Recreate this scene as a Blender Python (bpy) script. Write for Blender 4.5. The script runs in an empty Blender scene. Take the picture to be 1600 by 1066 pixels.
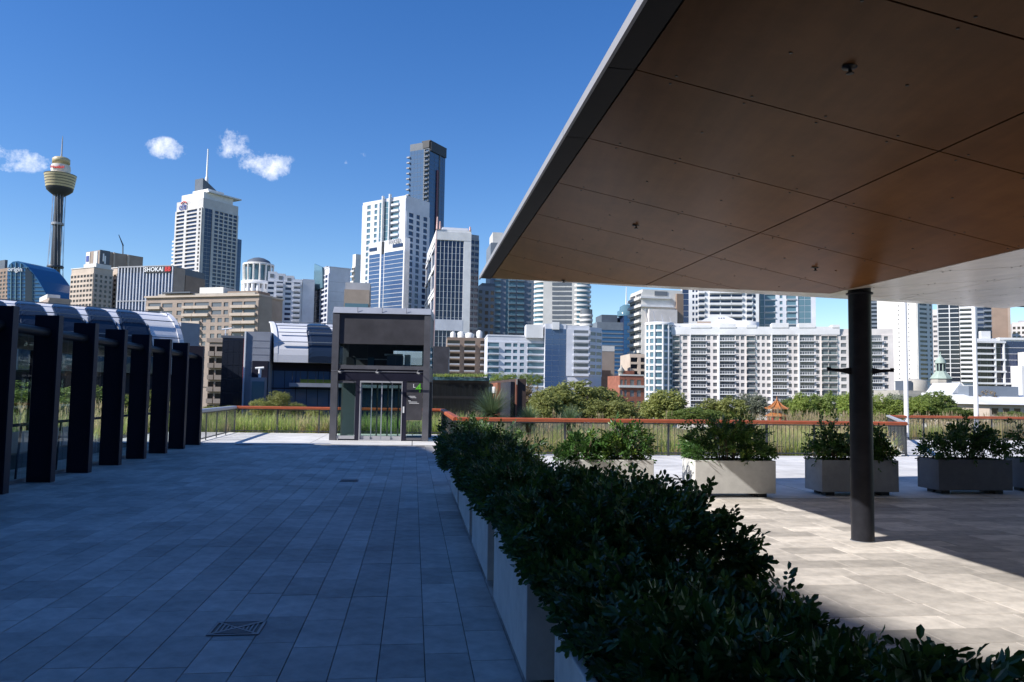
import bpy, math, random
from mathutils import Vector, Matrix
random.seed(7)
R = math.radians
scene = bpy.context.scene
col = scene.collection

# ------------------------------------------------------------------ camera
FPX, PITCH, ROLL, EYE = 1200.0, math.atan(80.5 / 1200.0), 0.0165, 1.7      # photograph is 1600 px wide
GZ = -8.0
Fw = Vector((0, math.cos(PITCH), math.sin(PITCH)))
R0 = Vector((1, 0, 0)); U0 = Vector((0, -math.sin(PITCH), math.cos(PITCH)))
Rc = R0 * math.cos(ROLL) + U0 * math.sin(ROLL)
Uc = -R0 * math.sin(ROLL) + U0 * math.cos(ROLL)
cam_data = bpy.data.cameras.new('camera')
cam = bpy.data.objects.new('camera', cam_data); col.objects.link(cam)
m = Matrix((Rc, Uc, -Fw)).transposed().to_4x4(); m.translation = Vector((0, 0, EYE))
cam.matrix_world = m
cam_data.sensor_width = 36.0; cam_data.lens = 36.0 * FPX / 1600.0
cam_data.clip_start = 0.1; cam_data.clip_end = 9000
scene.camera = cam

# ------------------------------------------------------------------ sky and sun
SUN_AZ, SUN_EL = R(23), R(37.4)            # the light travels to the right and a little away from the camera
sun_h = Vector((math.cos(SUN_AZ), math.sin(SUN_AZ), 0))
sun_travel = Vector((sun_h.x * math.cos(SUN_EL), sun_h.y * math.cos(SUN_EL), -math.sin(SUN_EL)))
SLOPE = 1.0 / math.tan(SUN_EL)
world = bpy.data.worlds.new('World'); scene.world = world; world.use_nodes = True
wn, wl = world.node_tree.nodes, world.node_tree.links
bg = wn['Background']; bg.inputs['Strength'].default_value = 0.125
sky = wn.new('ShaderNodeTexSky'); sky.sky_type = 'NISHITA'; sky.sun_disc = False
sky.sun_elevation = SUN_EL
sky.sun_rotation = math.atan2(-sun_h.x, -sun_h.y)
sky.altitude = 0; sky.air_density = 1.0; sky.dust_density = 0.1; sky.ozone_density = 2.5
SUN_STRENGTH, EXPOSURE = 5.0, 0.4
sd = bpy.data.lights.new('sun', 'SUN'); sd.energy = SUN_STRENGTH; sd.angle = R(0.5); sd.color = (1.0, 0.965, 0.92)
so = bpy.data.objects.new('sun', sd); col.objects.link(so)
so.rotation_euler = sun_travel.to_track_quat('-Z', 'Y').to_euler(); so.location = (-40, -20, 60)
scene.view_settings.view_transform = 'Standard'; scene.view_settings.look = 'None'
scene.view_settings.exposure = EXPOSURE; scene.view_settings.gamma = 1.0
scene.view_settings.use_curve_mapping = False
scene.cycles.max_bounces = 8; scene.cycles.transparent_max_bounces = 12
scene.cycles.use_adaptive_sampling = True

# ------------------------------------------------------------------ pixel -> place
def ray(px, py):
    return Fw + Rc * ((px - 800) / FPX) + Uc * ((533 - py) / FPX)
def at(px, py, Y):
    d = ray(px, py); p = d * (Y / d.y); return Vector((p.x, p.y, p.z + EYE))
def on(px, py, z=0.0):
    d = ray(px, py); p = d * ((z - EYE) / d.z); return Vector((p.x, p.y, z))
def hor(px):
    return 613.5 + 0.0165 * (px - 800)
vdir = ray(646, 611); V = Vector((vdir.x, vdir.y, 0)).normalized()
U = Vector((V.y, -V.x, 0))
ZV = Vector((0, 0, 1))
def uv(u, v, z=0.0):
    return U * u + V * v + ZV * z
def to_uv(p):
    return p.dot(U), p.dot(V)
AZV = math.atan2(U.y, U.x)

# small clouds painted by noise into the sky itself, at their compass directions
geo = wn.new('ShaderNodeTexCoord')
noi = wn.new('ShaderNodeTexNoise'); noi.inputs['Scale'].default_value = 30; noi.inputs['Detail'].default_value = 9; noi.inputs['Roughness'].default_value = 0.68
wl.new(geo.outputs['Generated'], noi.inputs['Vector'])
CLOUDS = [(20, 245, 56, 24, 0.85), (262, 232, 34, 18, 0.95), (362, 224, 26, 28, 0.62), (418, 257, 44, 25, 1.05), (388, 240, 24, 9, 0.5), (540, 253, 8, 5, 0.3), (566, 243, 6, 6, 0.3), (8, 264, 14, 6, 0.5)]
acc = None
def wmath(op, a, b=None, clamp=False):
    n = wn.new('ShaderNodeMath'); n.operation = op; n.use_clamp = clamp
    for i, x in enumerate((a, b)):
        if x is None: continue
        if isinstance(x, (int, float)): n.inputs[i].default_value = x
        else: wl.new(x, n.inputs[i])
    return n.outputs[0]
def wdot(vec):
    n = wn.new('ShaderNodeVectorMath'); n.operation = 'DOT_PRODUCT'
    wl.new(geo.outputs['Generated'], n.inputs[0]); n.inputs[1].default_value = vec
    return n.outputs['Value']
for (cx, cy, rx, ry, st) in CLOUDS:
    d = ray(cx, cy).normalized()
    e1 = Vector((d.y, -d.x, 0)).normalized(); e2 = e1.cross(d)
    k = d.length * math.hypot(1, 0) * 1200 * ray(cx, cy).length
    a = wmath('DIVIDE', wdot(e1), rx / k); b = wmath('DIVIDE', wdot(e2), ry / k)
    r2 = wmath('ADD', wmath('MULTIPLY', a, a), wmath('MULTIPLY', b, b))
    fr = wmath('GREATER_THAN', wdot(d), 0.0)
    mval = wmath('MULTIPLY', wmath('SUBTRACT', 1.15, r2, True), fr)
    mval = wmath('MULTIPLY', mval, st)
    acc = mval if acc is None else wmath('MAXIMUM', acc, mval)
dens = wmath('MULTIPLY', wmath('SUBTRACT', wmath('ADD', acc, wmath('MULTIPLY', noi.outputs['Fac'], 5.0)), 2.9), 0.7, True)
dens = wmath('MULTIPLY', dens, wmath('MULTIPLY', acc, 3.0, True), True)
cmix = wn.new('ShaderNodeMixRGB'); wl.new(wmath('MULTIPLY', dens, 0.85), cmix.inputs['Fac'])
hs = wn.new('ShaderNodeHueSaturation'); hs.inputs['Saturation'].default_value = 1.33; hs.inputs['Hue'].default_value = 0.512
wl.new(sky.outputs['Color'], hs.inputs['Color']); wl.new(hs.outputs['Color'], cmix.inputs['Color1']); cmix.inputs['Color2'].default_value = (8.2, 8.3, 8.7, 1)
wl.new(cmix.outputs['Color'], bg.inputs['Color'])

# ------------------------------------------------------------------ materials
def mat(name, c, rough=0.6, metal=0.0, var=0.0, scale=3.0, bump=0.0, rnd=0.0, isl=0.0, spec=0.5, c2=None, stretch=None, detail=5, stain=0.0, sscale=0.6):
    mt = bpy.data.materials.new(name); mt.use_nodes = True
    n, l = mt.node_tree.nodes, mt.node_tree.links
    b = n['Principled BSDF']
    b.inputs['Roughness'].default_value = rough; b.inputs['Metallic'].default_value = metal
    b.inputs['Specular IOR Level'].default_value = spec
    b.inputs['Base Color'].default_value = (*c, 1)
    out = None
    if var or bump or c2:
        tc = n.new('ShaderNodeTexCoord'); nz = n.new('ShaderNodeTexNoise')
        nz.inputs['Scale'].default_value = scale; nz.inputs['Detail'].default_value = detail; nz.inputs['Roughness'].default_value = 0.6
        if stretch:
            mp = n.new('ShaderNodeMapping'); mp.inputs['Scale'].default_value = stretch
            l.new(tc.outputs['Object'], mp.inputs['Vector']); l.new(mp.outputs['Vector'], nz.inputs['Vector'])
        else:
            l.new(tc.outputs['Object'], nz.inputs['Vector'])
        mx = n.new('ShaderNodeMixRGB')
        cc2 = c2 if c2 else tuple(x * (1 - var) for x in c)
        mx.inputs['Color1'].default_value = (*c, 1) if c2 else (*[min(1, x * (1 + var)) for x in c], 1)
        mx.inputs['Color2'].default_value = (*cc2, 1)
        rp = n.new('ShaderNodeMapRange'); rp.inputs['From Min'].default_value = 0.33; rp.inputs['From Max'].default_value = 0.67
        l.new(nz.outputs['Fac'], rp.inputs['Value']); l.new(rp.outputs['Result'], mx.inputs['Fac'])
        out = mx.outputs['Color']
        if bump:
            bp = n.new('ShaderNodeBump'); bp.inputs['Strength'].default_value = bump; bp.inputs['Distance'].default_value = 0.02
            l.new(nz.outputs['Fac'], bp.inputs['Height']); l.new(bp.outputs['Normal'], b.inputs['Normal'])
    for amount, kind in ((rnd, 'o'), (isl, 'i')):
        if not amount: continue
        src = n.new('ShaderNodeObjectInfo').outputs['Random'] if kind == 'o' else n.new('ShaderNodeNewGeometry').outputs['Random Per Island']
        mr = n.new('ShaderNodeMapRange'); mr.inputs['To Min'].default_value = 1 - amount; mr.inputs['To Max'].default_value = 1 + amount
        l.new(src, mr.inputs['Value'])
        mu = n.new('ShaderNodeMixRGB'); mu.blend_type = 'MULTIPLY'; mu.inputs['Fac'].default_value = 1
        if out: l.new(out, mu.inputs['Color1'])
        else: mu.inputs['Color1'].default_value = (*c, 1)
        l.new(mr.outputs['Result'], mu.inputs['Color2']); out = mu.outputs['Color']
    if stain:                                     # weathering that runs across the pieces, fixed to the place
        gp_ = n.new('ShaderNodeNewGeometry'); tot = None
        for sc2, lo in ((sscale, 1 - stain), (sscale * 4.7, 1 - stain * 0.6)):
            nz2 = n.new('ShaderNodeTexNoise'); nz2.inputs['Scale'].default_value = sc2; nz2.inputs['Detail'].default_value = 6; nz2.inputs['Roughness'].default_value = 0.65
            l.new(gp_.outputs['Position'], nz2.inputs['Vector'])
            mr = n.new('ShaderNodeMapRange'); mr.inputs['From Min'].default_value = 0.36; mr.inputs['From Max'].default_value = 0.62
            mr.inputs['To Min'].default_value = lo; mr.inputs['To Max'].default_value = 1.0 + stain * 0.25
            l.new(nz2.outputs['Fac'], mr.inputs['Value'])
            mu = n.new('ShaderNodeMixRGB'); mu.blend_type = 'MULTIPLY'; mu.inputs['Fac'].default_value = 1
            if out: l.new(out, mu.inputs['Color1'])
            else: mu.inputs['Color1'].default_value = (*c, 1)
            l.new(mr.outputs['Result'], mu.inputs['Color2']); out = mu.outputs['Color']
    if out: l.new(out, b.inputs['Base Color'])
    return mt
def window_mat(name, dark, light, thresh=0.72, rough=0.08, isl=True, metal=0.0):
    mt = bpy.data.materials.new(name); mt.use_nodes = True
    n, l = mt.node_tree.nodes, mt.node_tree.links
    b = n['Principled BSDF']; b.inputs['Roughness'].default_value = rough; b.inputs['Metallic'].default_value = metal
    rp = n.new('ShaderNodeValToRGB'); e = rp.color_ramp.elements
    e[0].color = (*[x * 0.6 for x in dark], 1); e[0].position = 0.0
    e[1].color = (*light, 1); e[1].position = 1.0
    m1 = e.new(thresh * 0.5); m1.color = (*dark, 1)
    m2 = e.new(thresh); m2.color = (*[a * 0.8 + c * 0.2 for a, c in zip(dark, light)], 1)
    l.new(n.new('ShaderNodeNewGeometry').outputs['Random Per Island'] if isl else n.new('ShaderNodeObjectInfo').outputs['Random'], rp.inputs['Fac'])
    l.new(rp.outputs['Color'], b.inputs['Base Color'])
    return mt
def glass_mat(name, tint, refl=0.12, rough=0.02):
    mt = bpy.data.materials.new(name); mt.use_nodes = True
    n, l = mt.node_tree.nodes, mt.node_tree.links
    for x in list(n):
        if x.type != 'OUTPUT_MATERIAL': n.remove(x)
    o = n['Material Output']
    tr = n.new('ShaderNodeBsdfTransparent'); tr.inputs['Color'].default_value = (*tint, 1)
    gl = n.new('ShaderNodeBsdfGlossy'); gl.inputs['Roughness'].default_value = rough; gl.inputs['Color'].default_value = (0.8, 0.9, 0.95, 1)
    lw = n.new('ShaderNodeLayerWeight'); lw.inputs['Blend'].default_value = refl
    mx = n.new('ShaderNodeMixShader')
    gb = n.new('ShaderNodeNewGeometry'); inv = n.new('ShaderNodeMath'); inv.operation = 'SUBTRACT'; inv.inputs[0].default_value = 1.0
    l.new(gb.outputs['Backfacing'], inv.inputs[1]); fm_ = n.new('ShaderNodeMath'); fm_.operation = 'MULTIPLY'
    l.new(lw.outputs['Fresnel'], fm_.inputs[0]); l.new(inv.outputs[0], fm_.inputs[1]); l.new(fm_.outputs[0], mx.inputs['Fac']); l.new(tr.outputs[0], mx.inputs[1]); l.new(gl.outputs[0], mx.inputs[2])
    l.new(mx.outputs[0], o.inputs['Surface'])
    return mt
def leaf_mat(name, c1, c2, rough=0.45, trans=0.3, isl=0.35):
    mt = bpy.data.materials.new(name); mt.use_nodes = True
    n, l = mt.node_tree.nodes, mt.node_tree.links
    b = n['Principled BSDF']; b.inputs['Roughness'].default_value = rough
    g = n.new('ShaderNodeNewGeometry'); mx = n.new('ShaderNodeMixRGB')
    mx.inputs['Color1'].default_value = (*c1, 1); mx.inputs['Color2'].default_value = (*c2, 1)
    l.new(g.outputs['Random Per Island'], mx.inputs['Fac'])
    oi = n.new('ShaderNodeObjectInfo'); mr = n.new('ShaderNodeMapRange'); mr.inputs['To Min'].default_value = 0.8; mr.inputs['To Max'].default_value = 1.2
    l.new(oi.outputs['Random'], mr.inputs['Value'])
    mu = n.new('ShaderNodeMixRGB'); mu.blend_type = 'MULTIPLY'; mu.inputs['Fac'].default_value = 1
    l.new(mx.outputs['Color'], mu.inputs['Color1']); l.new(mr.outputs['Result'], mu.inputs['Color2'])
    l.new(mu.outputs['Color'], b.inputs['Base Color'])
    tl = n.new('ShaderNodeBsdfTranslucent'); l.new(mu.outputs['Color'], tl.inputs['Color'])
    ms = n.new('ShaderNodeMixShader'); ms.inputs['Fac'].default_value = trans
    l.new(b.outputs[0], ms.inputs[1]); l.new(tl.outputs[0], ms.inputs[2])
    l.new(ms.outputs[0], n['Material Output'].inputs['Surface'])
    return mt

M = {}
def dm(key, *a, **k): M[key] = mat(key, *a, **k)
dm('paver', (0.46, 0.435, 0.40), 0.72, var=0.14, scale=7, bump=0.12, rnd=0.19, stain=0.22, sscale=0.55)
dm('paver_far', (0.46, 0.435, 0.40), 0.72, var=0.14, scale=7, bump=0.1, isl=0.19, stain=0.22, sscale=0.55)
dm('slab', (0.57, 0.52, 0.46), 0.75, var=0.16, scale=6, bump=0.12, rnd=0.30, stain=0.14, sscale=0.7)
dm('slab_far', (0.57, 0.52, 0.46), 0.75, var=0.16, scale=6, bump=0.1, isl=0.30, stain=0.14, sscale=0.7)
dm('joint', (0.06, 0.06, 0.06), 0.95)
dm('concrete', (0.68, 0.66, 0.63), 0.8, var=0.08, scale=1.2, bump=0.06, stain=0.2, sscale=0.5)
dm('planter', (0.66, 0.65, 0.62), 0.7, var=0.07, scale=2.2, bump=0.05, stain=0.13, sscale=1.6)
dm('planter_shaded', (0.33, 0.33, 0.335), 0.7, var=0.07, scale=2.2, bump=0.05, stain=0.13, sscale=1.6)  # planter colour darkened to paint in the canopy's shade
dm('planter_deep_shade', (0.13, 0.13, 0.14), 0.7, var=0.07, scale=2.2, bump=0.05, stain=0.13, sscale=1.6)  # same planter, darker still, deep canopy shade put into the colour
dm('planter_foot', (0.03, 0.03, 0.035), 0.6)
dm('soil', (0.05, 0.035, 0.025), 0.95, var=0.4, scale=30, bump=0.6)
dm('dark_steel', (0.018, 0.018, 0.034), 0.5, var=0.12, scale=2, spec=0.25)
dm('lift_steel', (0.12, 0.12, 0.135), 0.45, var=0.1, scale=2, stain=0.2)
dm('column_steel', (0.022, 0.023, 0.03), 0.42, var=0.15, scale=3, spec=0.15, stain=0.25, sscale=2.0)
dm('grey_steel', (0.17, 0.175, 0.19), 0.45, var=0.08, scale=2)
dm('panel_grey', (0.075, 0.072, 0.08), 0.5, var=0.1, scale=1.5, stain=0.25)
dm('zinc', (0.30, 0.32, 0.37), 0.45, var=0.08, scale=1.5)
dm('fascia_edge', (0.36, 0.355, 0.36), 0.45, var=0.05, scale=1)
dm('fascia_dark', (0.016, 0.016, 0.02), 0.6, spec=0.15, var=0.15, scale=1.5)
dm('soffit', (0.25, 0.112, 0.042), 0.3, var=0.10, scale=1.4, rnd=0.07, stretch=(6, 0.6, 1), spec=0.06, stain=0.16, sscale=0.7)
dm('soffit_lit', (0.78, 0.68, 0.58), 0.26, var=0.06, scale=2, rnd=0.04, spec=0.6, stain=0.15)  # soffit colour made paler, bounced light painted into the right wing
dm('soffit_gap', (0.012, 0.01, 0.008), 0.9)
dm('bronze', (0.05, 0.04, 0.03), 0.4)
dm('rail_timber', (0.36, 0.085, 0.03), 0.5, var=0.22, scale=3, stretch=(1, 1, 8))
dm('rail_grey', (0.42, 0.42, 0.44), 0.4)
dm('rail_post', (0.05, 0.055, 0.06), 0.5, var=0.1)
dm('white_paint', (0.82, 0.82, 0.82), 0.4)
dm('cream_wall', (0.72, 0.69, 0.64), 0.8, var=0.05, scale=0.15, stain=0.13, sscale=0.06)
dm('white_wall', (0.76, 0.75, 0.74), 0.75, var=0.05, scale=0.12, stain=0.13, sscale=0.06)
dm('pinkish_wall', (0.72, 0.66, 0.62), 0.8, var=0.05, scale=0.12, stain=0.13, sscale=0.06)
dm('lavender_wall', (0.66, 0.67, 0.72), 0.65, var=0.05, scale=0.08, stain=0.13, sscale=0.06)
dm('grey_wall', (0.40, 0.40, 0.42), 0.75, var=0.08, scale=0.1, stain=0.13, sscale=0.06)
dm('bluegrey_wall', (0.20, 0.23, 0.27), 0.6, var=0.1, scale=0.1, stain=0.13, sscale=0.06)
dm('slate_wall', (0.10, 0.12, 0.15), 0.55, var=0.12, scale=0.1, stain=0.13, sscale=0.06)
dm('beige_wall', (0.57, 0.47, 0.38), 0.8, var=0.06, scale=0.12, stain=0.13, sscale=0.06)
dm('tan_wall', (0.38, 0.298, 0.24), 0.8, var=0.08, scale=0.12, stain=0.13, sscale=0.06)
dm('brown_wall', (0.28, 0.20, 0.15), 0.8, var=0.12, scale=0.12, stain=0.13, sscale=0.06)
dm('brick', (0.29, 0.105, 0.065), 0.85, var=0.2, scale=1.2)
dm('dark_brick', (0.075, 0.05, 0.042), 0.85, var=0.2, scale=1.2)
dm('grey_stone', (0.40, 0.37, 0.32), 0.8, var=0.12, scale=0.5)
dm('copper_green', (0.33, 0.40, 0.34), 0.7, var=0.15, scale=1)
dm('tower_gold', (0.50, 0.42, 0.25), 0.45, var=0.1, scale=0.1)
dm('tower_dark', (0.028, 0.034, 0.045), 0.5)
dm('dark_red', (0.13, 0.02, 0.03), 0.5)
dm('pink_steel', (0.68, 0.42, 0.38), 0.6)
dm('metal_roof', (0.66, 0.66, 0.69), 0.6, var=0.05, scale=0.4)
dm('seam', (0.30, 0.31, 0.36), 0.5)
dm('pagoda_tile', (0.40, 0.15, 0.045), 0.5, var=0.2, scale=2)
dm('sign_red', (0.65, 0.03, 0.03), 0.5)
dm('sign_white', (0.85, 0.85, 0.85), 0.5)
dm('sign_green', (0.16, 0.55, 0.05), 0.5)
dm('sign_blue', (0.05, 0.08, 0.3), 0.5)
dm('black', (0.012, 0.012, 0.015), 0.5)
dm('bark', (0.14, 0.10, 0.07), 0.9, var=0.3, scale=8, bump=0.5)
dm('ground', (0.12, 0.12, 0.08), 0.95, var=0.4, scale=0.05, c2=(0.07, 0.09, 0.035))
dm('bed', (0.10, 0.085, 0.04), 0.95, var=0.3, scale=0.8)
dm('shade_wall', (0.25, 0.25, 0.26), 0.8, var=0.1, scale=0.1)
dm('interior', (0.10, 0.11, 0.11), 0.8)
M['win'] = window_mat('window_glass', (0.045, 0.055, 0.075), (0.46, 0.46, 0.46), 0.55)
M['win_blue'] = window_mat('blue_window_glass', (0.035, 0.075, 0.17), (0.22, 0.32, 0.48), 0.75)
M['win_teal'] = window_mat('teal_window_glass', (0.07, 0.15, 0.19), (0.35, 0.48, 0.55), 0.7)
M['win_dark'] = window_mat('dark_window_glass', (0.012, 0.016, 0.026), (0.12, 0.13, 0.16), 0.85)
M['win_navy'] = window_mat('navy_window_glass', (0.018, 0.03, 0.075), (0.10, 0.14, 0.25), 0.8)
dm('pale_wall', (0.60, 0.58, 0.56), 0.75, var=0.05, scale=0.1, stain=0.13, sscale=0.05)
M['win_mix'] = window_mat('mixed_window_glass', (0.025, 0.07, 0.16), (0.35, 0.46, 0.58), 0.62)
M['win_brown'] = window_mat('brown_window_glass', (0.05, 0.038, 0.028), (0.18, 0.14, 0.10), 0.8)
M['blue_glass'] = window_mat('sea_blue_curtain_glass', (0.02, 0.10, 0.24), (0.08, 0.24, 0.42), 0.8, 0.12)
dm('skylight', (0.018, 0.028, 0.05), 0.2)
M['rail_glass'] = glass_mat('balustrade_glass', (0.86, 0.92, 0.92), 0.28)
M['glass'] = glass_mat('clear_glass', (0.92, 0.96, 0.95), 0.28)
M['door_glass'] = glass_mat('lift_door_glass', (0.70, 0.82, 0.76), 0.34, 0.04)
M['glass_dark'] = glass_mat('tinted_glass', (0.74, 0.82, 0.83), 0.30)
M['hedge'] = leaf_mat('hedge_leaf', (0.024, 0.07, 0.016), (0.075, 0.16, 0.03), 0.42, 0.25)
M['hedge_young'] = leaf_mat('young_leaf', (0.10, 0.19, 0.03), (0.17, 0.24, 0.04), 0.4, 0.3)
M['leaf_olive'] = leaf_mat('olive_leaf', (0.165, 0.195, 0.045), (0.33, 0.335, 0.095), 0.6, 0.38)
M['leaf_green'] = leaf_mat('green_leaf', (0.11, 0.17, 0.035), (0.22, 0.27, 0.06), 0.6, 0.38)
M['leaf_bright'] = leaf_mat('bright_leaf', (0.16, 0.24, 0.04), (0.29, 0.34, 0.065), 0.6, 0.38)
M['leaf_grey'] = leaf_mat('grey_green_leaf', (0.15, 0.17, 0.11), (0.27, 0.29, 0.20), 0.6, 0.25)
M['leaf_brown'] = leaf_mat('russet_leaf', (0.20, 0.14, 0.06), (0.30, 0.21, 0.11), 0.6, 0.25)
M['grass_green'] = leaf_mat('grass_green', (0.22, 0.36, 0.06), (0.56, 0.60, 0.19), 0.6, 0.5)
M['grass_dry'] = leaf_mat('grass_dry', (0.55, 0.49, 0.27), (0.68, 0.50, 0.31), 0.6, 0.5)
M['grass_tree'] = leaf_mat('grass_tree_leaf', (0.09, 0.16, 0.07), (0.24, 0.31, 0.16), 0.5, 0.3)

# ------------------------------------------------------------------ mesh helpers
class MB:
    def __init__(self): self.v = []; self.f = []; self.mi = []; self.sm = []
    def add(self, vs, fs, mi=0, smooth=False):
        o = len(self.v); self.v += [tuple(p) for p in vs]
        for f in fs: self.f.append(tuple(i + o for i in f)); self.mi.append(mi); self.sm.append(smooth)
    def obox(self, o, a, b, c, mi=0):
        o, a, b, c = Vector(o), Vector(a), Vector(b), Vector(c)
        vs = [o, o + a, o + a + b, o + b, o + c, o + a + c, o + a + b + c, o + b + c]
        fs = [(0, 3, 2, 1), (4, 5, 6, 7), (0, 1, 5, 4), (1, 2, 6, 5), (2, 3, 7, 6), (3, 0, 4, 7)]
        if a.cross(b).dot(c) < 0: fs = [tuple(reversed(f)) for f in fs]
        self.add(vs, fs, mi)
    def box(self, x0, x1, y0, y1, z0, z1, mi=0):
        self.obox((x0, y0, z0), (x1 - x0, 0, 0), (0, y1 - y0, 0), (0, 0, z1 - z0), mi)
    def tube(self, p0, p1, r0, r1=None, n=8, cap=True, mi=0):
        p0, p1 = Vector(p0), Vector(p1); r1 = r0 if r1 is None else r1
        d = (p1 - p0).normalized(); a = d.orthogonal().normalized(); b = d.cross(a)
        vs = []
        for p, r in ((p0, r0), (p1, r1)):
            for k in range(n):
                t = 2 * math.pi * k / n; vs.append(p + a * (r * math.cos(t)) + b * (r * math.sin(t)))
        fs = [(k, (k + 1) % n, n + (k + 1) % n, n + k) for k in range(n)]
        self.add(vs, fs, mi, True)
        if cap: self.add(vs, [tuple(range(n - 1, -1, -1)), tuple(range(n, 2 * n))], mi)
    def lathe(self, c, prof, n=24, mi=0, smooth=True):
        c = Vector(c); vs = []
        for r, z in prof:
            for k in range(n):
                t = 2 * math.pi * k / n; vs.append(c + Vector((r * math.cos(t), r * math.sin(t), z)))
        fs = []
        for i in range(len(prof) - 1):
            for k in range(n):
                fs.append((i * n + k, i * n + (k + 1) % n, (i + 1) * n + (k + 1) % n, (i + 1) * n + k))
        self.add(vs, fs, mi, smooth)
        self.add(vs[:n], [tuple(range(n - 1, -1, -1))], mi); self.add(vs[-n:], [tuple(range(n))], mi)
    def prism(self, pts, ext, mi=0):
        pts = [Vector(p) for p in pts]; ext = Vector(ext); n = len(pts)
        nrm = Vector((0, 0, 0))
        for i in range(n): nrm += pts[i].cross(pts[(i + 1) % n])
        if nrm.dot(ext) < 0: pts.reverse()
        vs = pts + [p + ext for p in pts]
        self.add(vs, [tuple(range(n - 1, -1, -1)), tuple(range(n, 2 * n))] + [(i, (i + 1) % n, n + (i + 1) % n, n + i) for i in range(n)], mi)
    def mesh(self, name, mats, off=None):
        me = bpy.data.meshes.new(name)
        vs = self.v if off is None else [(x - off[0], y - off[1], z - off[2]) for x, y, z in self.v]
        me.from_pydata(vs, [], self.f)
        for mt in (mats if isinstance(mats, (list, tuple)) else [mats]): me.materials.append(M[mt])
        if len(me.materials) > 1: me.polygons.foreach_set('material_index', self.mi)
        if any(self.sm): me.polygons.foreach_set('use_smooth', self.sm)
        me.update(); return me
    def build(self, name, mats, parent=None, loc=None):
        """vertices are in world space; the object's origin goes to its parent's place (or loc)"""
        base = Vector(parent['_o']) if parent is not None else (Vector(loc) if loc is not None else Vector((0, 0, 0)))
        o = bpy.data.objects.new(name, self.mesh(name, mats, base)); col.objects.link(o)
        if parent is not None: o.parent = parent; o['_o'] = parent['_o']
        else: o.location = base; o['_o'] = tuple(base)
        return o
def tag(o, label, cat, group=None):
    o['label'] = label; o['category'] = cat
    if group: o['group'] = group
    return o
def thing(name, label, cat, loc, group=None):
    o = bpy.data.objects.new(name, None); col.objects.link(o); o.empty_display_size = 0.2
    o.location = loc; o['_o'] = tuple(loc)
    return tag(o, label, cat, group)
def place(name, me, parent, loc, rz=0.0, scale=None):
    """a shared-mesh child at a world place"""
    o = bpy.data.objects.new(name, me); col.objects.link(o)
    if parent is not None: o.parent = parent; o.location = Vector(loc) - Vector(parent['_o'])
    else: o.location = loc
    o['_o'] = tuple(loc)
    o.rotation_euler = (0, 0, rz)
    if scale: o.scale = scale
    return o
def struct(o): o['kind'] = 'structure'; return o
def stuff(o): o['kind'] = 'stuff'; return o
def text_mesh(name, body, size, mt, depth=0.02, bold=0.0, shear=0.0):
    cu = bpy.data.curves.new(name, 'FONT'); cu.body = body; cu.size = size; cu.extrude = depth; cu.offset = bold; cu.shear = shear
    cu.align_x = 'CENTER'; cu.align_y = 'CENTER'; cu.resolution_u = 2
    ob = bpy.data.objects.new(name, cu); col.objects.link(ob)
    bpy.context.view_layer.update()
    me = bpy.data.meshes.new_from_object(ob.evaluated_get(bpy.context.evaluated_depsgraph_get()))
    bpy.data.objects.remove(ob); me.name = name; me.materials.clear(); me.materials.append(M[mt]); return me
def put_text(name, body, size, mt, parent, loc, s_dir, depth=0.02, bold=0.0, tilt=0.0, shear=0.0):
    """lettering standing upright on a face that runs along s_dir (left to right as read)"""
    me = text_mesh(name, body, size, mt, depth, bold, shear)
    o = bpy.data.objects.new(name, me); col.objects.link(o)
    rz = math.atan2(s_dir.y, s_dir.x)
    o.rotation_euler = (R(90), 0, rz)
    o.parent = parent; o.location = Vector(loc) - Vector(parent['_o']); o['_o'] = tuple(loc)
    return o
# ================================================================== the ground and the deck
def proj(p):
    d = Vector(p) - Vector((0, 0, EYE)); w = d.dot(Fw)
    if w < 0.2: return None
    return 800 + FPX * d.dot(Rc) / w, 533 - FPX * d.dot(Uc) / w, w
g = MB(); g.add([(-4000, -1500, -8), (4000, -1500, -8), (4000, 6000, -8), (-4000, 6000, -8)], [(0, 1, 2, 3)])
struct(g.build('ground', 'ground'))
def quad_uv(mb, u0, u1, v0, v1, z0, z1):
    mb.obox(uv(u0, v0, z0), U * (u1 - u0), V * (v1 - v0), ZV * (z1 - z0))
base = MB(); quad_uv(base, -14, 1.1, -8, 30.75, -1.2, -0.034); base.obox(uv(1.1, -8, -1.2), U * 13.6, V * 0 + V * 28.6 + U * 0, ZV * 1.166)
quad_uv(base, 14.7, 34, -8, 30.2, -1.2, -0.034)
struct(base.build('deck_base', 'joint'))

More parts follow.
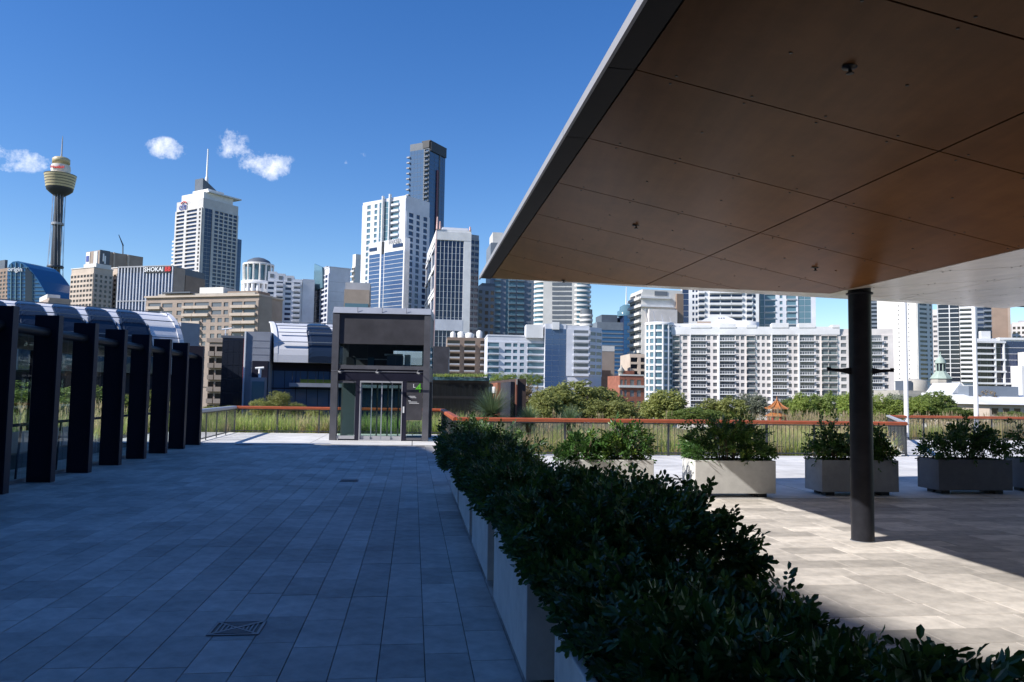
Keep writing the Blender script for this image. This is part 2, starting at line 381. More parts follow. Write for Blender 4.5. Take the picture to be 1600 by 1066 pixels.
def paver_mesh(name, lx, ly, mt, th=0.028, c=0.0016):
    hx, hy = lx / 2, ly / 2
    vs = [(-hx, -hy, -th), (hx, -hy, -th), (hx, hy, -th), (-hx, hy, -th), (-hx, -hy, -c), (hx, -hy, -c), (hx, hy, -c), (-hx, hy, -c),
          (-hx + c, -hy + c, 0), (hx - c, -hy + c, 0), (hx - c, hy - c, 0), (-hx + c, hy - c, 0)]
    fs = [(8, 9, 10, 11)] + [(a, (a + 1) % 4, (a + 1) % 4 + 4, a + 4) for a in range(4)] + [(a + 4, (a + 1) % 4 + 4, (a + 1) % 4 + 8, a + 8) for a in range(4)]
    mb = MB(); mb.add(vs, fs); return mb, mb.mesh(name, mt)
def pave(parent_name, cells, lx, ly, mt, mt_far, limit=300):
    """cells: centres (u, v). the largest in the picture become single pavers, the rest one part"""
    par = struct(bpy.data.objects.new(parent_name, None)); col.objects.link(par); par['_o'] = (0, 0, 0)
    tmpl, me = paver_mesh('paver', lx, ly, mt)
    scored = []
    for (cu, cv) in cells:
        q = proj(uv(cu, cv)); s = 0
        if q and -80 < q[0] < 1680 and q[1] < 1110: s = 1 / q[2]
        scored.append((s, cu, cv))
    scored.sort(reverse=True)
    far = MB(); ca, sa = math.cos(AZV), math.sin(AZV)
    for k, (s, cu, cv) in enumerate(scored):
        p = uv(cu, cv, random.uniform(-0.0012, 0.0012))
        if k < limit and s > 0: place('paver', me, par, p, AZV)
        else: far.add([(p.x + x * ca - y * sa, p.y + x * sa + y * ca, p.z + z) for x, y, z in tmpl.v], tmpl.f)
    o = far.build('distant_pavers', mt_far, par); stuff(o)
    return par
PW, PL, GAP = 0.287, 0.608, 0.005
cells = []
for k in range(-28, 4):
    cu = 0.4 + 0.143 - 0.0 + k * PW - PW / 1
    off = random.choice([0, 0.5, 0.25, 0.75]) * PL + random.uniform(-0.05, 0.05)
    for j in range(-2, 45):
        cv = j * PL + off
        if -1 < cv < 24.25 and cu < 1.0: cells.append((cu, cv))
pave('walkway_paving', cells, PW - GAP, PL - GAP, 'paver', 'paver_far')
cells = []
u0 = max(c[0] for c in cells) if cells else 0.4 + 0.143 + 2 * PW + PW / 2 + 0.004
SW, SL = 0.33, 0.66
for j in range(0, 36):
    cv = 0.6 + j * SW
    off = random.uniform(0, SL)
    for k in range(0, 24):
        cu = 1.45 + k * SL - off * 0.5
        if cu > 1.3 and cv < 12.3: cells.append((cu, cv))
pave('terrace_paving', cells, SL - GAP, SW - GAP, 'slab', 'slab_far')
# pale concrete beyond the pavers, in big panels with joints
cw = struct(bpy.data.objects.new('concrete_walkway', None)); col.objects.link(cw); cw['_o'] = (0, 0, 0)
def panel(u0, u1, v0, v1):
    mb = MB(); quad_uv(mb, u0 + 0.012, u1 - 0.012, v0 + 0.012, v1 - 0.012, -0.03, 0.0); mb.build('concrete_panel', 'concrete', cw)
vs_ = [24.56, 26.6, 28.7, 30.75]
for a, b in zip(vs_, vs_[1:]):
    for c, d in zip([-9.4, -6.32, -3.2, 0.0], [-6.32, -3.2, 0.0, 1.1]): panel(c, d, a, b)
vs_ = [12.36, 15.3, 18.2, 20.5]
for a, b in zip(vs_, vs_[1:]):
    for k in range(6): panel(1.12 + k * 3.0, 1.12 + (k + 1) * 3.0, a, b)
for a, b in ((20.5, 22.9), (22.9, 26.4), (26.4, 30.2)):
    for k in range(4): panel(14.72 + k * 3.4, 14.72 + (k + 1) * 3.4, a, b)
for k in range(5): panel(19.12 + k * 3.0, 19.12 + (k + 1) * 3.0, 12.36, 16.4); panel(19.12 + k * 3.0, 19.12 + (k + 1) * 3.0, 16.4, 20.5)
panel(1.12, 14.72, 20.5, 21.3)

# drains
def drain(label, u0, u1, v0, v1, fancy):
    o0 = uv((u0 + u1) / 2, (v0 + v1) / 2, 0.0)
    t = thing('drain_grate', label, 'drain', o0)
    fr = MB(); w = 0.02
    for a in ((u0, u1, v0, v0 + w), (u0, u1, v1 - w, v1), (u0, u0 + w, v0 + w, v1 - w), (u1 - w, u1, v0 + w, v1 - w)): quad_uv(fr, *a, 0.002, 0.008)
    fr.build('frame', 'grey_steel', t)
    pit_shade = MB(); quad_uv(pit_shade, u0 + w, u1 - w, v0 + w, v1 - w, 0.0022, 0.003); pit_shade.build('pit_shade', 'black', t)  # black sheet on the paving paints in the shade of the hole
    bars = MB(); n = 11
    cu, cv = (u0 + u1) / 2, (v0 + v1) / 2
    if fancy:
        for k in range(1, n):
            f = k / n; x = u0 + w + f * (u1 - u0 - 2 * w); hh = abs(f - 0.5) * (v1 - v0 - 2 * w)
            if hh > 0.02: quad_uv(bars, x - 0.006, x + 0.006, cv - hh, cv + hh, 0.004, 0.0075)
            y = v0 + w + f * (v1 - v0 - 2 * w); hw = abs(f - 0.5) * (u1 - u0 - 2 * w)
            if hw > 0.02: quad_uv(bars, cu - hw, cu + hw, y - 0.006, y + 0.006, 0.0042, 0.0079)
        for sgn in (1, -1):
            d = (U * (u1 - u0) + V * (v1 - v0) * sgn).normalized(); nn = Vector((-d.y, d.x, 0)); L = math.hypot(u1 - u0, v1 - v0) * 0.47
            bars.obox(uv(cu, cv, 0.0045) - d * L - nn * 0.012, d * 2 * L, nn * 0.024, ZV * (0.004 + 0.0006 * sgn))
    else:
        for k in range(1, 6):
            y = v0 + (v1 - v0) * k / 6; quad_uv(bars, u0 + w, u1 - w, y - 0.012, y + 0.012, 0.004, 0.0075)
    bars.build('bars', 'grey_steel', t)
drain('square metal drain grate with radiating slots in the shaded foreground paving', -1.37, -1.02, 5.60, 5.92, True)
drain('small dark drain slot in the paving in front of the lift', -1.32, -0.98, 14.62, 14.95, False)

# ================================================================== planters and shrubs
def planter(label, u0, u1, v0, v1, group, h=0.62, mt='planter'):
    o0 = uv((u0 + u1) / 2, (v0 + v1) / 2, 0)
    t = thing('planter_box', label, 'planter', o0, group)
    b = MB(); w = 0.05; z0 = 0.07
    quad_uv(b, u0, u1, v0, v0 + w, z0, h); quad_uv(b, u0, u1, v1 - w, v1, z0, h)
    quad_uv(b, u0, u0 + w, v0 + w, v1 - w, z0, h); quad_uv(b, u1 - w, u1, v0 + w, v1 - w, z0, h)
    quad_uv(b, u0 + w, u1 - w, v0 + w, v1 - w, z0, z0 + 0.04)
    o = b.build('body', mt, t)
    bv = o.modifiers.new('bevel', 'BEVEL'); bv.width = 0.008; bv.segments = 2; bv.limit_method = 'ANGLE'
    s = MB(); quad_uv(s, u0 + w, u1 - w, v0 + w, v1 - w, h - 0.12, h - 0.05); s.build('soil', 'soil', t)
    for a in (u0 + 0.12, u1 - 0.28):
        for c in (v0 + 0.1, v1 - 0.26):
            f = MB(); quad_uv(f, a, a + 0.16, c, c + 0.16, 0, z0); f.build('foot', 'planter_foot', t)
    return t
def leaflet(mb, p, d, nrm, L, W, mi=0):
    side = d.cross(nrm).normalized(); up = nrm * (W * 0.16); dn = nrm * (L * 0.10)
    m1 = p + d * (L * 0.34); m2 = p + d * (L * 0.72) - dn * 0.4; tip = p + d * L - dn
    s1 = side * (W * 0.40); s2 = side * (W * 0.47)
    mb.add([p, m1 + s1 + up, m2 + s2 + up, tip, m2 - s2 + up, m1 - s1 + up, m1, m2],
           [(0, 1, 6), (1, 2, 7, 6), (2, 3, 7), (3, 4, 7), (4, 5, 6, 7), (5, 0, 6)], mi)
def rnd_dir():
    z = random.uniform(-1, 1); t = random.uniform(0, 2 * math.pi); r = math.sqrt(1 - z * z)
    return Vector((r * math.cos(t), r * math.sin(t), z))
def sprig(mb, p, d, L, n, ll, lw, mi=0):
    """a twig with pairs of leaflets, as on orange jasmine"""
    side = d.cross(rnd_dir()).normalized(); up = side.cross(d).normalized()
    for k in range(n):
        f = (k + 0.6) / n; q = p + d * (L * f) - ZV * (0.1 * L * f * f)
        for sg in (1, -1):
            ld = (side * sg + d * 0.75 + up * random.uniform(-0.1, 0.35)).normalized()
            leaflet(mb, q, ld, (up + rnd_dir() * 0.4).normalized(), ll * random.uniform(0.55, 1.3), lw * random.uniform(0.65, 1.25), mi)
    leaflet(mb, p + d * L, d, up, ll * 1.1, lw, mi)
def shrub(label, u0, u1, v0, v1, z0, z1, n, ll, lw, seed, spikes=8, young=0.04, group=None, side_fill=0.25, base_h=0.57, shape=1.0, cat='shrub'):
    random.seed(seed)
    cu, cv = (u0 + u1) / 2, (v0 + v1) / 2
    t = thing('shrub', label, cat, uv(cu, cv, base_h), group)
    lumps = [(random.uniform(-0.8, 0.8), random.uniform(-0.9, 0.9), random.uniform(0.55, 1.0)) for _ in range(9)]
    def top(a, b):
        h = 0.35
        for (x, y, s) in lumps: h = max(h, s * (1 - shape * (((a - x) / 0.75) ** 2 + ((b - y) / 0.6) ** 2)) )
        return h
    mb = MB()
    for i in range(n):
        a, b = random.uniform(-1, 1), random.uniform(-1, 1)
        rr = max(abs(a), abs(b)); edge = 1 - 0.10 * random.random()
        hz = top(a, b) * (1 - 0.35 * max(0, rr - 0.75) / 0.25)
        f = 1 - (random.random() ** 2.2) * 0.9 if random.random() > side_fill else random.random()
        zz = z0 + (z1 - z0) * hz * f
        if random.random() < side_fill * 0.6:
            if random.random() < 0.5: a = math.copysign(edge, a)
            else: b = math.copysign(edge, b)
        bulge = 0.82 + 0.18 * math.sin(math.pi * min(1, max(0, (zz - z0) / (z1 - z0 + 1e-6)) * 0.9 + 0.1))
        p = uv(cu + a * (u1 - u0) / 2 * bulge, cv + b * (v1 - v0) / 2 * bulge, zz)
        d = (U * a * 0.8 + V * b * 0.8 + ZV * random.uniform(-0.15, 0.9) + rnd_dir() * 0.75).normalized()
        sprig(mb, p, d, ll * random.uniform(1.3, 2.2), 3, ll, lw, 1 if random.random() < young else 0)
    st = MB(); c0 = uv(cu, cv, base_h - 0.05)
    for k in range(spikes):
        a, b = random.uniform(-0.85, 0.85), random.uniform(-0.9, 0.9)
        p0 = uv(cu + a * (u1 - u0) / 2 * 0.5, cv + b * (v1 - v0) / 2 * 0.8, z0)
        p1 = uv(cu + a * (u1 - u0) / 2, cv + b * (v1 - v0) / 2, z0 + (z1 - z0) * (top(a, b) + random.uniform(0.05, 0.25)))
        st.tube(p0, p1, 0.008, 0.004, 5, False)
        d = (p1 - p0).normalized()
        for j in range(8):
            q = p0.lerp(p1, 0.45 + 0.55 * j / 7)
            sprig(mb, q, (d * 0.6 + rnd_dir() * 0.8 + ZV * 0.2).normalized(), ll * 1.5, 3, ll, lw, 1 if random.random() < young * 2 else 0)
    for k in range(10):
        a, b = random.uniform(-0.9, 0.9), random.uniform(-0.9, 0.9)
        st.tube(uv(cu + a * (u1 - u0) * 0.2, cv + b * (v1 - v0) * 0.38, base_h - 0.08), uv(cu + a * (u1 - u0) * 0.42, cv + b * (v1 - v0) * 0.45, z0 + (z1 - z0) * top(a, b) * 0.85), 0.012, 0.005, 6, False)
    mb.build('foliage', ['hedge', 'hedge_young'], t)
    stuff(st.build('stems', 'bark', t))
    return t
NEAR = [(1.75, 3.55, 'nearest the camera, at the bottom edge'), (4.42, 6.2, 'second from the camera in the walkway row'), (6.74, 8.48, 'third from the camera in the walkway row'),
        (8.87, 10.97, 'fourth from the camera in the walkway row'), (11.26, 13.2, 'fifth and farthest in the walkway row')]
for i, (a, b, w) in enumerate(NEAR):
    planter('long pale grey planter box ' + w, 0.67, 1.62, a, b, 'planters along the walkway')
HED = [(0.72, 1.76, 1.6, 3.75, 0.60, 0.93, 2700), (0.68, 1.84, 3.9, 6.4, 0.6, 1.13, 3300), (0.64, 1.72, 6.2, 8.8, 0.6, 1.06, 2000), (0.58, 1.65, 8.4, 11.1, 0.58, 1.16, 1800), (0.46, 1.70, 10.9, 13.6, 0.52, 1.26, 1600)]
HL = ['glossy dark green hedge shrub spilling over the nearest planter', 'dark green hedge shrub in the second planter of the walkway row', 'dark green hedge shrub in the third planter of the walkway row',
      'dark green hedge shrub in the fourth planter of the walkway row', 'dark green hedge shrub in the farthest planter of the walkway row, before the lift']
for i, (a, b, c, d, e, f, n) in enumerate(HED):
    shrub(HL[i], a, b, c, d, e, f, n, 0.045 if i < 2 else 0.054, 0.026, 40 + i, spikes=44 if i < 2 else 20, young=0.10, group='hedge shrubs along the walkway', side_fill=0.4, shape=0.62)
FARP = [(2.55, 3.98, 12.42, 13.02, 'pale planter box half hidden behind the dark hedge'), (4.69, 6.11, 12.42, 13.05, 'sunlit white planter box crossed by a diagonal shadow'),
        (7.05, 8.48, 12.62, 13.22, 'shaded grey planter box just behind the round column'), (9.41, 10.87, 12.85, 13.45, 'dark shaded planter box to the right of the column'),
        (11.35, 12.85, 13.05, 13.65, 'planter box cut by the right edge of the picture')]
for i, (a, b, c, d, lab) in enumerate(FARP): planter(lab, a, b, c, d, 'planters across the terrace', mt=('planter', 'planter', 'planter_shaded', 'planter_deep_shade', 'planter_deep_shade')[i])
shrub('loose leafy shrub in the planter half hidden by the hedge, low left clump', 2.5, 3.1, 12.47, 12.98, 0.56, 1.0, 170, 0.075, 0.038, 61, spikes=5, group='shrubs in the terrace planters', shape=0.8)
shrub('taller sunlit shrub at the right end of the half hidden planter', 3.15, 3.95, 12.47, 12.98, 0.56, 1.22, 260, 0.07, 0.036, 62, spikes=9, young=0.2, group='shrubs in the terrace planters', shape=0.9)
shrub('wide bushy shrub in the white planter crossed by a shadow', 4.72, 6.08, 12.45, 13.02, 0.56, 1.28, 500, 0.07, 0.036, 63, spikes=14, young=0.08, group='shrubs in the terrace planters', shape=0.7)
shrub('small upright shrub left of the column in the shaded planter', 7.1, 7.75, 12.66, 13.18, 0.56, 1.22, 220, 0.07, 0.036, 64, spikes=6, group='shrubs in the terrace planters', shape=0.9)
shrub('narrow shrub showing just right of the column', 8.0, 8.42, 12.66, 13.18, 0.56, 1.18, 160, 0.07, 0.036, 65, spikes=6, group='shrubs in the terrace planters', shape=0.9)
shrub('dark spreading shrub in the shaded planter right of the column', 9.42, 10.82, 12.88, 13.42, 0.56, 1.2, 330, 0.07, 0.036, 66, spikes=16, young=0.0, group='shrubs in the terrace planters', shape=0.75)
shrub('shrub in the planter at the right edge of the picture', 11.3, 12.6, 13.08, 13.62, 0.56, 1.2, 240, 0.07, 0.036, 67, spikes=12, young=0.0, group='shrubs in the terrace planters', shape=0.75)
random.seed(11)

# ================================================================== the canopy
LZ = EYE + 2.06; UE, UB, UJ, UF = 1.155, 1.348, 3.43, 5.17
S1, S2 = -0.197, 0.094
def zl(u): return LZ + S1 * (u - UB)
ZF = zl(UF)
def zr(u): return ZF + S2 * (u - UF)
def hitL(px, py):
    a = LZ - S1 * UB; d = ray(px, py); t = (a - EYE) / (d.z - S1 * d.dot(U)); p = d * t; return p.dot(U), p.dot(V)
T = (UB, 13.75); VP = (UF, 9.02); RP = (12.95, 15.4); V0 = -7.0
def front_v(u):
    if u <= UF: return T[1] + (VP[1] - T[1]) * (u - T[0]) / (VP[0] - T[0])
    return VP[1] + (RP[1] - VP[1]) * (u - VP[0]) / (RP[0] - VP[0])
def clip_front(poly):
    """keep the part of a uv polygon (all on one side of the fold) behind the front cut"""
    out = []; n = len(poly)
    for i in range(n):
        a, b = poly[i], poly[(i + 1) % n]
        fa, fb = front_v(a[0]) - a[1], front_v(b[0]) - b[1]
        if fa >= 0: out.append(a)
        if (fa > 0) != (fb > 0):
            t = fa / (fa - fb); out.append((a[0] + (b[0] - a[0]) * t, a[1] + (b[1] - a[1]) * t))
    return out
can = thing('canopy', 'large dark canopy with brown panelled soffit on a round column', 'canopy', uv(5.38, 8.72, 0))
roof = MB()
rp = [uv(UE + 0.01, V0, LZ + 0.03), uv(14.5, V0, LZ + 0.03), uv(14.5, 15.62, LZ + 0.03), uv(UE + 0.01, 13.84, LZ + 0.03)]
roof.prism(rp, ZV * 0.034)
for pts in ([(UB, V0), (UF, V0), VP, (T[0], T[1])], [(UF, V0), (12.95, V0), (12.95, front_v(12.95)), VP]):      # backing a little above the panels
    f = zl if pts[0][0] < UF - 0.1 else zr
    roof.add([uv(a, b, f(a) + 0.02) for a, b in pts], [(3, 2, 1, 0)])
o = roof.build('roof', 'soffit_gap', can)
JV = [4.62 + 1.335 * k for k in range(-9, 9)]
def soffit_panel(poly, f, mt):
    if len(poly) < 3: return
    cu = sum(p[0] for p in poly) / len(poly); cv = sum(p[1] for p in poly) / len(poly)
    gp = 0.007; q = []
    for (a, b) in poly:
        q.append((a + (gp if a < cu else -gp), b + (gp if b < cv else -gp)))
    mb = MB(); mb.prism([uv(a, b, f(a)) for a, b in q], ZV * 0.012); mb.build('soffit_panel', mt, can)
for a, b in zip(JV, JV[1:] + [18]):
    for c, d in ((UB, UJ), (UJ, UF)):
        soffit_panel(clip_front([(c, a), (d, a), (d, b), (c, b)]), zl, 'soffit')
for a, b in zip(JV, JV[1:] + [17.6]):
    for c, d in ((UF, 7.25), (7.25, 9.35), (9.35, 11.45), (11.45, 12.95)):
        soffit_panel(clip_front([(c, a), (d, a), (d, b), (c, b)]), zr, 'soffit_lit')
tri = MB(); pts = [uv(T[0], T[1], LZ), uv(*VP, ZF), uv(*RP, zr(RP[0]))]
tri.prism(pts, ZV * 0.03); tri.build('front_facet', 'soffit_lit', can)
for a, b in zip(JV[::2], JV[2::2] + [13.84]):                        # edge trim and the dark band under the edge
    e = MB(); e.obox(uv(UE - 0.012, a + 0.004, LZ), U * 0.022, V * (b - a - 0.008), ZV * 0.066); e.build('edge_trim', 'fascia_edge', can)
for a, b in zip(JV, JV[1:] + [13.84]):
    if a > 13.8: continue
    b = min(b, 13.82)
    e = MB(); e.add([uv(UE + 0.01, a + 0.005, LZ + 0.002), uv(UB - 0.008, a + 0.005, LZ - 0.004), uv(UB - 0.008, b - 0.005, LZ - 0.004), uv(UE + 0.01, b - 0.005, LZ + 0.002)], [(3, 2, 1, 0)])
    e.obox(uv(UE + 0.012, a + 0.005, LZ + 0.004), U * 0.17, V * (b - a - 0.01), ZV * 0.02); e.build('edge_band', 'fascia_dark', can)
sc_ = MB()
for a in JV:
    for side in (-0.06, 0.06):
        for k in range(8):
            u_ = UB + 0.25 + k * 0.5
            if u_ < UF and a + side < front_v(u_) - 0.1: sc_.lathe(uv(u_, a + side, zl(u_) - 0.004), [(0.009, 0), (0.009, 0.006)], 6)
        for k in range(10):
            u_ = UF + 0.3 + k * 0.8
            if a + side < front_v(u_) - 0.1 and u_ < 13: sc_.lathe(uv(u_, a + side, zr(u_) - 0.004), [(0.009, 0), (0.009, 0.006)], 6)
for a, b in zip(JV, JV[1:]):
    for u_ in (UB + 0.7, UB + 1.4, UJ + 0.6, UJ + 1.2):
        if (a + b) / 2 < front_v(u_) - 0.2: sc_.lathe(uv(u_, (a + b) / 2, zl(u_) - 0.004), [(0.011, 0), (0.011, 0.006)], 6)
stuff(sc_.build('panel_screws', 'bronze', can))
for k, (px, py) in enumerate(((1328, 107), (994, 354), (1274, 420), (881, 440))):      # sprinkler heads
    u_, v_ = hitL(px, py - 2); z_ = zl(u_)
    s = MB(); s.lathe(uv(u_, v_, z_ - 0.07), [(0.008, 0.03), (0.022, 0.032), (0.022, 0.036), (0.01, 0.04), (0.01, 0.06), (0.042, 0.064), (0.045, 0.0695)], 12)
    s.build('sprinkler_head', 'bronze', can)
cb = uv(5.38, 8.72, 0)
cl = MB(); zt = zl(5.17) + 0.03
cl.lathe(cb, [(0.13, 0.0), (0.13, zt - 0.05), (0.13, zt)], 40); cl.build('column', 'column_steel', can)
bp_ = MB(); bp_.lathe(cb, [(0.142, 0.001), (0.142, 0.006), (0.132, 0.008)], 32); bp_.build('base_plate', 'grey_steel', can)
cap = MB(); cap.lathe(cb + ZV * (zt - 0.075), [(0.132, 0), (0.155, 0.004), (0.155, 0.02), (0.132, 0.03)], 40); cap.build('column_collar', 'column_steel', can)
for sg in (-1, 1):
    a = MB(); d = (Vector((1, 0.03, 0)) * sg).normalized(); n_ = Vector((-d.y, d.x, 0)); zc = 2.06 + (0.0 if sg > 0 else 0.0)
    p = cb + d * 0.12
    a.prism([p + ZV * (zc - 0.075) - n_ * 0.02, p + d * 0.10 + ZV * (zc - 0.05) - n_ * 0.02, p + d * 0.28 + ZV * (zc - 0.028) - n_ * 0.02, p + d * 0.29 + ZV * (zc + 0.0) - n_ * 0.02,
             p + d * 0.12 + ZV * (zc - 0.005) - n_ * 0.02, p + ZV * (zc + 0.012) - n_ * 0.02], n_ * 0.04)
    a.tube(p + d * 0.27 + ZV * (zc - 0.035), p + d * 0.27 + ZV * (zc + 0.012), 0.022, 0.022, 10)
    a.build('bracket_arm', 'column_steel', can)

# ================================================================== railings
bal_me = {}
def railing(label, p0, p1, post_at, timber=True, cap_grey=False, h=1.02, step=0.125, group='railings round the deck', lean=0.0):
    p0, p1 = Vector(p0), Vector(p1); d = (p1 - p0); L = d.length; d.normalize(); n_ = Vector((-d.y, d.x, 0)); rz = math.atan2(d.y, d.x)
    t = thing('railing', label, 'railing', p0, group)
    top = MB(); w = 0.09
    prof = [n_ * -w + ZV * (h - 0.10), n_ * w + ZV * (h - 0.06), n_ * w + ZV * h, n_ * (-w * 0.5) + ZV * h, n_ * -w + ZV * (h - 0.03)]
    k0 = 0.0; seg = 3.0
    while k0 < L - 0.01:
        k1 = min(L, k0 + seg)
        if L - k1 < 0.4: k1 = L
        hr = MB(); hr.prism([p0 + d * (k0 + 0.002) + q for q in prof], d * (k1 - k0 - 0.004))
        hr.build('handrail', 'rail_grey' if cap_grey else 'rail_timber', t); k0 = k1
    me = MB(); me.box(-0.03, 0.03, -0.012, 0.012, 0, h - 0.1); pm = me.mesh('post', 'rail_post')
    me = MB(); me.box(-0.0048, 0.0048, -0.0048, 0.0048, 0.08, h - 0.13); bm = me.mesh('baluster', 'rail_post')
    for f in post_at: place('post', pm, t, p0 + d * (f * L), rz)
    b = MB(); b.obox(p0 - n_ * 0.015 + ZV * 0.06, d * L, n_ * 0.03, ZV * 0.035); b.build('bottom_rail', 'rail_post', t)
    b = MB(); b.obox(p0 - n_ * 0.015 + ZV * (h - 0.14), d * L, n_ * 0.03, ZV * 0.03); b.build('top_bar', 'rail_post', t)
    k = int(L / step)
    for i in range(1, k): place('baluster', bm, t, p0 + d * (i * L / k), rz)
    return t
cA, cB, cC, cD = uv(-6.6, 24.6), uv(-6.75, 30.6), uv(1.14, 30.55), uv(1.16, 20.66)
cE, cF, cG = uv(14.62, 21.4), uv(19.7, 29.95), uv(34, 30.15)
railing('short side railing with grey cap beside the last dark fin', cA, cB, (0.02, 0.25, 0.5, 0.75), cap_grey=True)
railing('red timber topped railing behind the lift', cB, cC, (0, 0.2, 0.4, 0.6, 0.8, 1.0))
railing('side railing running back beyond the end of the hedge', cC, cD, (0.02, 0.2, 0.4, 0.6, 0.8, 0.99))
railing('long red timber topped railing behind the terrace planters', cD, cE, [i / 9 for i in range(10)])
railing('short angled railing with grey cap behind the column', cE, cF, (0.03, 0.25, 0.5, 0.75, 0.97), cap_grey=True)
railing('red timber topped railing at the far right edge', cF, cG, [i / 9 for i in range(10)])
for (px, lab, Y) in ((1417, 'tall white pole beside the end of the angled railing', 32.3), (1526.5, 'tall white pole behind the shaded planter shrub, right of the other pole', 32.9)):
    b = at(px, 688, Y); b.z = 0
    t = thing('light_pole', lab, 'pole', b, 'white poles')
    p = MB(); p.lathe(b, [(0.092, 0), (0.085, 9), (0.06, 12)], 20); p.build('shaft', 'white_paint', t)
    p = MB(); p.lathe(b, [(0.2, 0.002), (0.2, 0.02), (0.1, 0.03), (0.1, 0.12)], 16); p.build('base_plate', 'grey_steel', t)

# ================================================================== glazed passage on the left
pas = thing('glazed_passage', 'dark glazed passage with a row of steel fins', 'passage', uv(-6.7, 17, 0))
NF = 10
fin = MB(); fin.obox((-0.235, 0, 0), (0.47, 0, 0), (0, 0.16, 0), (0, 0, 2.93)); fm = None
fins_v = [23.92 - 1.565 * k for k in range(NF)]
finb = MB()
finb.box(-0.18, 0.235, -0.02, 0.02, 0, 2.93); finb.box(0.195, 0.235, -0.09, -0.02, 0, 2.93); finb.box(0.195, 0.235, 0.02, 0.09, 0, 2.93)
finb.box(-0.18, 0.195, -0.055, -0.02, 0.0, 2.93); finb.box(-0.18, 0.195, 0.02, 0.055, 0.0, 2.93)
fin_me = finb.mesh('fin', 'dark_steel')
for v_ in fins_v: place('fin', fin_me, pas, uv(-6.48, v_), AZV)
for a, b in zip(fins_v[1:], fins_v):
    tb = MB(); tb.tube(uv(-6.45, a + 0.06, 2.62), uv(-6.45, b - 0.06, 2.62), 0.085, 0.085, 14, False); tb.build('tie_tube', 'column_steel', pas)
    for uu, nm in ((-6.78, 'pane'), (-9.6, 'pane')):
        gp = MB(); gp.obox(uv(uu, a + 0.03, 0.05), U * 0.012, V * (b - a - 0.06), ZV * 2.6); gp.build(nm, 'glass', pas)
        sl = MB(); sl.obox(uv(uu - 0.03, a, 0), U * 0.07, V * (b - a), ZV * 0.06); sl.build('sill', 'grey_steel', pas)
    hr = MB(); hr.tube(uv(-6.95, a, 0.98), uv(-6.95, b, 0.98), 0.028, 0.028, 8, False); hr.tube(uv(-7.0, a + 0.3, 0.0), uv(-6.95, a + 0.3, 0.98), 0.02, 0.02, 8, False); hr.build('handrail', 'dark_steel', pas)
    fp = MB(); fp.obox(uv(-9.45, a + 0.04, 0.06), U * 0.02, V * (b - a - 0.08), ZV * 0.5); fp.build('frosted_panel', 'zinc', pas)
    mu = MB(); mu.obox(uv(-9.62, a - 0.03, 0), U * 0.06, V * 0.06, ZV * 2.7); mu.build('mullion', 'dark_steel', pas)
rf = MB(); rf.obox(uv(-9.9, fins_v[-1] - 0.2, 2.66), U * 3.15, V * (fins_v[0] - fins_v[-1] + 0.3), ZV * 0.1); rf.build('roof', 'dark_steel', pas)
lv = MB()
for k in range(7): lv.obox(uv(-9.5 + k * 0.42, fins_v[-1], 2.56), U * 0.04, V * (fins_v[0] - fins_v[-1]), ZV * 0.1)
lv.build('ceiling_battens', 'grey_steel', pas)

# ================================================================== the lift
LX = (Vector((-2.82, 26.17, 0)) - Vector((-6.1, 25.99, 0))); LX.normalize(); LY = Vector((-LX.y, LX.x, 0)); LO = Vector((-6.1, 25.99, 0)); KP = 0.02145
lift = thing('lift_enclosure', 'dark grey steel and glass lift enclosure with glass doors', 'lift', LO + LX * 1.65 + LY * 1.2)
def lb(name, px0, px1, py0, py1, d0, d1, mt, parent=None):
    """a box of the lift given on its front by rows and columns, d = depth back from the front"""
    mb = MB(); mb.obox(LO + LX * ((px0 - 514) * KP) + LY * d0 + ZV * ((688.3 - py1) * KP), LX * ((px1 - px0) * KP), LY * (d1 - d0), ZV * ((py1 - py0) * KP))
    return mb.build(name, mt, parent or lift)
for a, b in ((514, 524.5), (658.5, 668.5)):
    lb('post', a, b, 487.5, 688.3, 0.0, 0.24, 'lift_steel')
    lb('post', a, b, 487.5, 688.3, 2.25, 2.5, 'lift_steel')
r_ = MB()
z1, z0 = (688.3 - 477) * KP, (688.3 - 487.4) * KP
r_.prism([LO + LX * (-0.0) + LY * -0.02 + ZV * z0, LO + LX * (0.0) + LY * 0.18 + ZV * z1, LO + LY * 2.6 + ZV * (z1 + 0.02), LO + LY * 2.6 + ZV * z0], LX * (154.5 * KP))
r_.build('roof_fascia', 'zinc', lift)
for k in range(1, 4): lb('roof_seam', 514 + 38.5 * k, 514.6 + 38.5 * k, 477.2, 486.5, -0.0, 0.02, 'lift_steel')
lb('upper_panel', 524.6, 658.4, 487.6, 536, 0.06, 0.12, 'panel_grey')
lb('upper_back', 524.6, 658.4, 487.6, 540, 2.3, 2.4, 'panel_grey'); lb('upper_back', 524.6, 600, 540, 594, 2.3, 2.4, 'panel_grey'); lb('upper_back', 600.2, 658.4, 568, 594, 2.3, 2.4, 'panel_grey'); lb('back_pane', 600.2, 658.4, 540.2, 567.8, 2.33, 2.342, 'glass')
for a, b in ((514.5, 515.6), (667, 668)):
    lb('side_panel', a, b, 487.6, 536, 0.26, 2.24, 'panel_grey'); lb('side_panel', a, b, 570, 594, 0.26, 2.24, 'panel_grey'); lb('side_pane', a + 0.3, b - 0.3, 536.2, 569.8, 0.26, 2.24, 'glass')
for k, (a, b) in enumerate(((524.8, 569), (569.6, 614), (614.6, 658.2))): lb('window', a, b, 537, 569, 0.10, 0.115, 'glass_dark')
lb('upper_floor', 524.6, 658.4, 570, 576, 0.03, 2.2, 'lift_steel')
lb('dark_beam', 524.6, 658.4, 576.2, 594, 0.09, 0.4, 'dark_steel')
